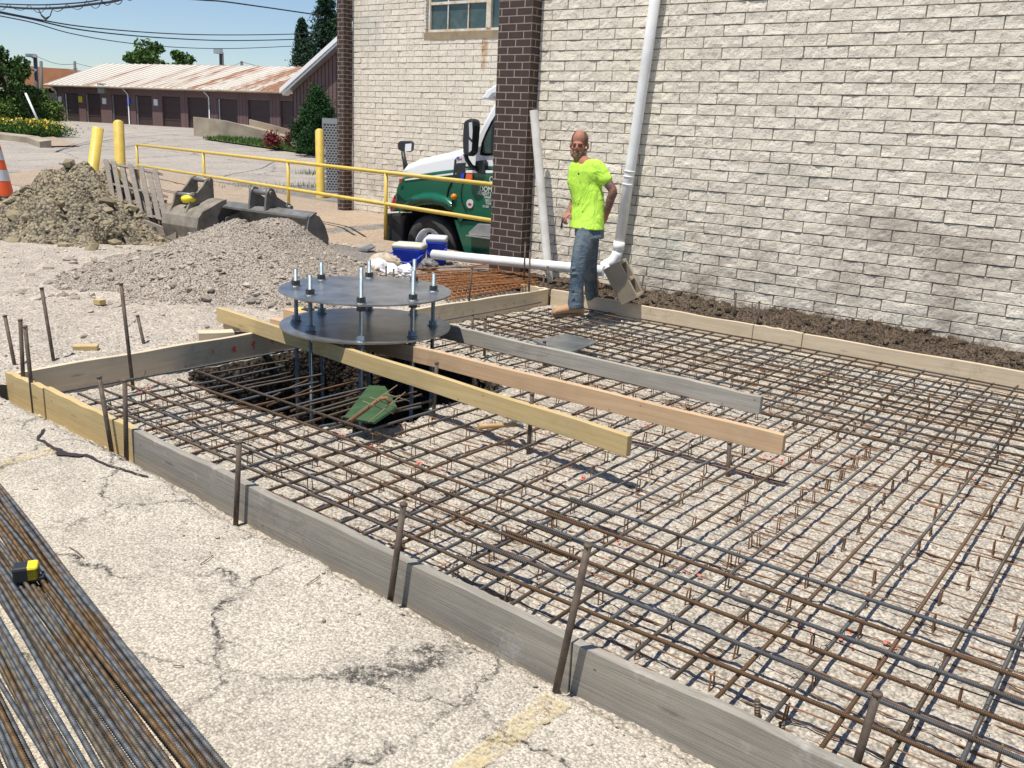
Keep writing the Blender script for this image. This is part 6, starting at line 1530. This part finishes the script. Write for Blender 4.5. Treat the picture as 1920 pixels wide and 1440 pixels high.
for s in (-1,1): B.ell(hp(s*.083,-.012,-.008),(.012,.018,.032),RH)
cap(B,[(hp(0,-.02,-.06),.058),(neck,.056),(chestc+UP*.12,.07)])
secs(B,[(chestc+UP*.10,lT*.13,fT*.08),(chestc+UP*.02,lT*.16,fT*.105),(waist,lT*.14,fT*.10),(pelv,lT*.15,fT*.105)])
cap(B,[(shL,.055),(shL.lerp(elL,.5),.048),(elL,.040),(elL.lerp(wrL,.35),.041),(wrL,.027)])
cap(B,[(shR,.055),(shR.lerp(elR,.5),.047),(elR,.039),(elR.lerp(wrR,.35),.040),(wrR,.027)])
cap(B,[(chestc+UP*.10,.07),(shL,.056)]); cap(B,[(chestc+UP*.10,.07),(shR,.056)])
for a,b,c in ((hipL,knL,anL),(hipR,knR,anR)): cap(B,[(a,.08),(a.lerp(b,.5),.068),(b,.052),(b.lerp(c,.35),.05),(c,.036)])
def hand(mb,wr,dirn,palmn,thumb,curl,spread=.9,sz=1.0):
    d=dirn.normalized(); pn=(palmn-d*palmn.dot(d)).normalized(); s=d.cross(pn)   # s across the palm
    if s.dot(thumb)<0: s=-s
    pc=wr+d*.045*sz
    mb.ell(pc,(.044*sz,.015*sz,.054*sz),Matrix((s,pn,d)).transposed())
    for i,(off,L) in enumerate(((.031,.072),(.011,.082),(-.010,.076),(-.029,.060))):
        b=wr+d*.082*sz+s*off*sz*spread; c=curl*(1+.10*i); p1=b+(d*math.cos(c*.5)+pn*math.sin(c*.5))*L*.42*sz
        p2=p1+(d*math.cos(c*1.2)+pn*math.sin(c*1.2))*L*.32*sz; p3=p2+(d*math.cos(c*1.8)+pn*math.sin(c*1.8))*L*.26*sz
        mb.tube([b-d*.02,b,p1,p2,p3],[.0095*sz,.0095*sz,.0088*sz,.008*sz,.0065*sz],8)
    t0=wr+d*.025*sz+s*.030*sz; t1=t0+(d*.6+s*.75+pn*.25).normalized()*.036*sz; t2=t1+(d*.85+s*.2+pn*.5).normalized()*.032*sz
    mb.tube([t0-s*.01,t0,t1,t2],[.012*sz,.0125*sz,.0105*sz,.0075*sz],8)
# left hand on the back pocket, right hand in front holding pliers
hand(B,wrL,(J(1128,424,.0)-wrL),(IL*.6-TC*.5),IL*.5+UP*.1,.45,sz=1.08)
hand(B,wrR,(J(1050,418,.02)-wrR),(-UP*.6+TC*.3+IL*.1),(UP*.5+TC*.8),1.15,sz=1.05)
rm(B,'body','skin_tattoo',WK,vox=.0062,sm=3)
# ---- head details
def eye(s):
    mb=MB(); mb.ell(hp(s*.030,.080,-.001),(.015,.009,.008),RH,12,8); e=mb.build('eye','hair_dark',WK); return e
eye(1); eye(-1)
mb=MB()
for s in (-1,1): mb.tube([hp(s*.014,.088,.013),hp(s*.032,.088,.017),hp(s*.048,.074,.011)],[.005,.006,.004],6)
rm(mb,'eyebrows','hair_dark',WK,vox=.003,sm=1)
mb=MB(); mb.ell(hp(0,.060,-.098),(.046,.042,.044),RH); mb.ell(hp(0,.082,-.062),(.036,.017,.012),RH); mb.ell(hp(0,.062,-.135),(.030,.030,.036),RH)
for s in (-1,1): mb.tube([hp(s*.071,-.005,-.03),hp(s*.062,.025,-.07),hp(s*.04,.055,-.10)],[.012,.018,.02],8); mb.tube([hp(s*.03,.082,-.062),hp(s*.036,.074,-.085)],[.012,.014],8)
rm(mb,'beard','beard',WK,vox=.005,sm=3)
mb=MB(); mb.ell(hp(0,.093,-.078),(.020,.012,.0055),RH,12,8); mb.build('lips','skin',WK)
# thin cropped hair at the sides and back (shell cut open over the crown and face)
mb=MB(); vs=[]; n,m=30,14; fs=[]
for i in range(m+1):
    th=math.radians(38+75*i/m)
    for k_ in range(n+1):
        a=math.radians(-215+250*k_/n); x=math.sin(th)*math.cos(a)*.0795; y=math.sin(th)*math.sin(a)*.1015-.02; z=.045+math.cos(th)*.095; vs.append(hp(x,y,z))
for i in range(m):
    for k_ in range(n): fs.append((i*(n+1)+k_,i*(n+1)+k_+1,(i+1)*(n+1)+k_+1,(i+1)*(n+1)+k_))
mb.add(vs,fs,True); hr=mb.build('cropped_hair','hair_dark',WK)
# ---- shirt
S=MB()
secs(S,[(neck+UP*-.015-IL*.008,lT*.075,fT*.07),(neck+UP*-.045,lT*.125,fT*.085),(chestc+UP*.125,lT*.175,fT*.10),(chestc+UP*.06,lT*.205,fT*.13),(chestc-UP*.06,lT*.20,fT*.14),(waist.lerp(chestc,.35),lT*.19,fT*.135),(waist,lT*.185,fT*.135),(J(1101,412,0),lT*.19,fT*.14),(J(1100,428,0),lT*.195,fT*.15)],28)
cap(S,[(chestc+UP*.09+lT*.08,.080),(shL+UP*.0,.070),(shL.lerp(elL,.35),.068),(shL.lerp(elL,.50),.070)])
cap(S,[(chestc+UP*.09-lT*.08,.085),(shR,.078),(shR.lerp(elR,.35),.072),(shR.lerp(elR,.55),.074)])
# folds pulled diagonally across the side
for (a,b,r) in ((J(1085,405,.15),J(1118,355,.17),.016),(J(1090,415,.15),J(1122,375,.165),.014),(J(1076,395,.10),J(1100,345,.15),.012),(J(1108,418,.14),J(1127,392,.14),.013),(J(1096,418,.15),J(1112,395,.16),.010)): S.tube([a-TC*.012,a.lerp(b,.5)-TC*.008,b-TC*.012],[.002,r*.6,.002],8)
rm(S,'shirt','lime_shirt',WK,vox=.009,sm=4)
mb=MB(); c=J(1085,326,.165); mb.lathe([(0.001,.002),(.010,.002)],c,axis=TC,n=10); mb.build('chest_logo','hair_dark',WK)
# ---- jeans
Jn=MB()
secs(Jn,[(J(1102,412,0),lT*.155,fT*.118),(pelv,lT*.165,fT*.125),(J(1105,445,0),lT*.165,fT*.12)],24)
cap(Jn,[(hipL-UP*.03,.092),(hipL.lerp(knL,.5),.090),(knL,.072),(knL.lerp(anL,.4),.068),(knL.lerp(anL,.7),.060)])
cap(Jn,[(hipR,.100),(hipR.lerp(knR,.5),.085),(knR,.072),(knR.lerp(anR,.4),.068),(anR,.066)])
Jn.tube([knL.lerp(anL,.3),knL.lerp(anL,.7),anL+UP*.01,anL-UP*.055-IL*.005],[.066,.068,.072,.079],18); Jn.tube([knR.lerp(anR,.3),anR+UP*.01,anR-UP*.045],[.064,.070,.076],18)
for px,py,w in ((1078,505,.06),(1082,515,.055),(1076,545,.05),(1080,560,.055),(1076,532,.045),(1090,470,.05)):
    c=J(px,py,.15); Jn.tube([c-IL*-w,c+TC*.012+UP*.01,c+IL*w],[.004,.012,.004],8)
rm(Jn,'jeans','denim',WK,vox=.009,sm=3)
mb=MB(); 
# ---- boots
def boot(an,toe,heel):
    d=(toe-heel); d.z=0; d.normalize(); s=UP.cross(d); z0=min(toe.z,heel.z)
    mb=MB(); L=(toe-heel).length; h=heel
    def ring(x,w,zt,zb=.022): c=h+d*x; return [Vector((c.x,c.y,z0))+s*w*math.cos(6.283*k/18)+UP*(zb+(zt-zb)*(.5+.5*math.sin(6.283*k/18))) for k in range(18)]
    mb.loft([ring(.0,.032,.09),ring(.02,.046,.135),ring(.08,.050,.155),ring(.14,.052,.135),ring(.19,.056,.112),ring(L*.80,.058,.100),ring(L*.93,.050,.085),ring(L,.026,.055)])
    cap(mb,[(Vector((h.x,h.y,z0+.09))+d*.055,.048),(Vector((h.x,h.y,z0+.17))+d*.05,.052)])
    b=rm(mb,'boot','boot_leather',WK,vox=.007,sm=3)
    mb=MB(); poly=[]
    for k in range(20):
        a=6.283*k/20; x=L*.5+math.cos(a)*(L*.5+.008); w=.046*math.sin(a)*(1.1 if x>L*.5 else .85); c=h+d*x+s*w; poly.append(Vector((c.x,c.y,z0)))
    mb.prism(poly,(0,0,.032)); mb.build('sole','boot_sole',b if False else WK,bevel=.004)
h_=g(1093,592,-.078); t_=g(1030,594,-.078); t_=h_+(t_-h_).normalized()*.325
boot(anL,t_,h_)
h2=Vector((anR.x,anR.y,0)); zb_=float(zberm(np.array(h2.x),np.array(h2.y)))+.01; h2=Vector((anR.x,anR.y,zb_))-IL*.06; boot(anR,h2+IL*.29,h2)
# pliers in the right hand
pc=J(1054,414,.03); mb=MB(); mb.tube([pc+UP*.03+IL*.0-TC*.02,pc-UP*.01,pc-UP*.075+IL*.01],[.006,.007,.004],6); mb.tube([pc+UP*.03-IL*.02,pc-UP*.015,pc-UP*.08-IL*.004],[.006,.007,.004],6)
o=mb.build('pliers','black_plastic',loc=pc); tag(o,'small dark pliers held in the right hand of the standing man','pliers')
c=J(1061,412,.06); mb=MB(); mb.tube([J(1072,408,.04),J(1062,412,.07),J(1054,416,.05)],[.016,.018,.013],10)
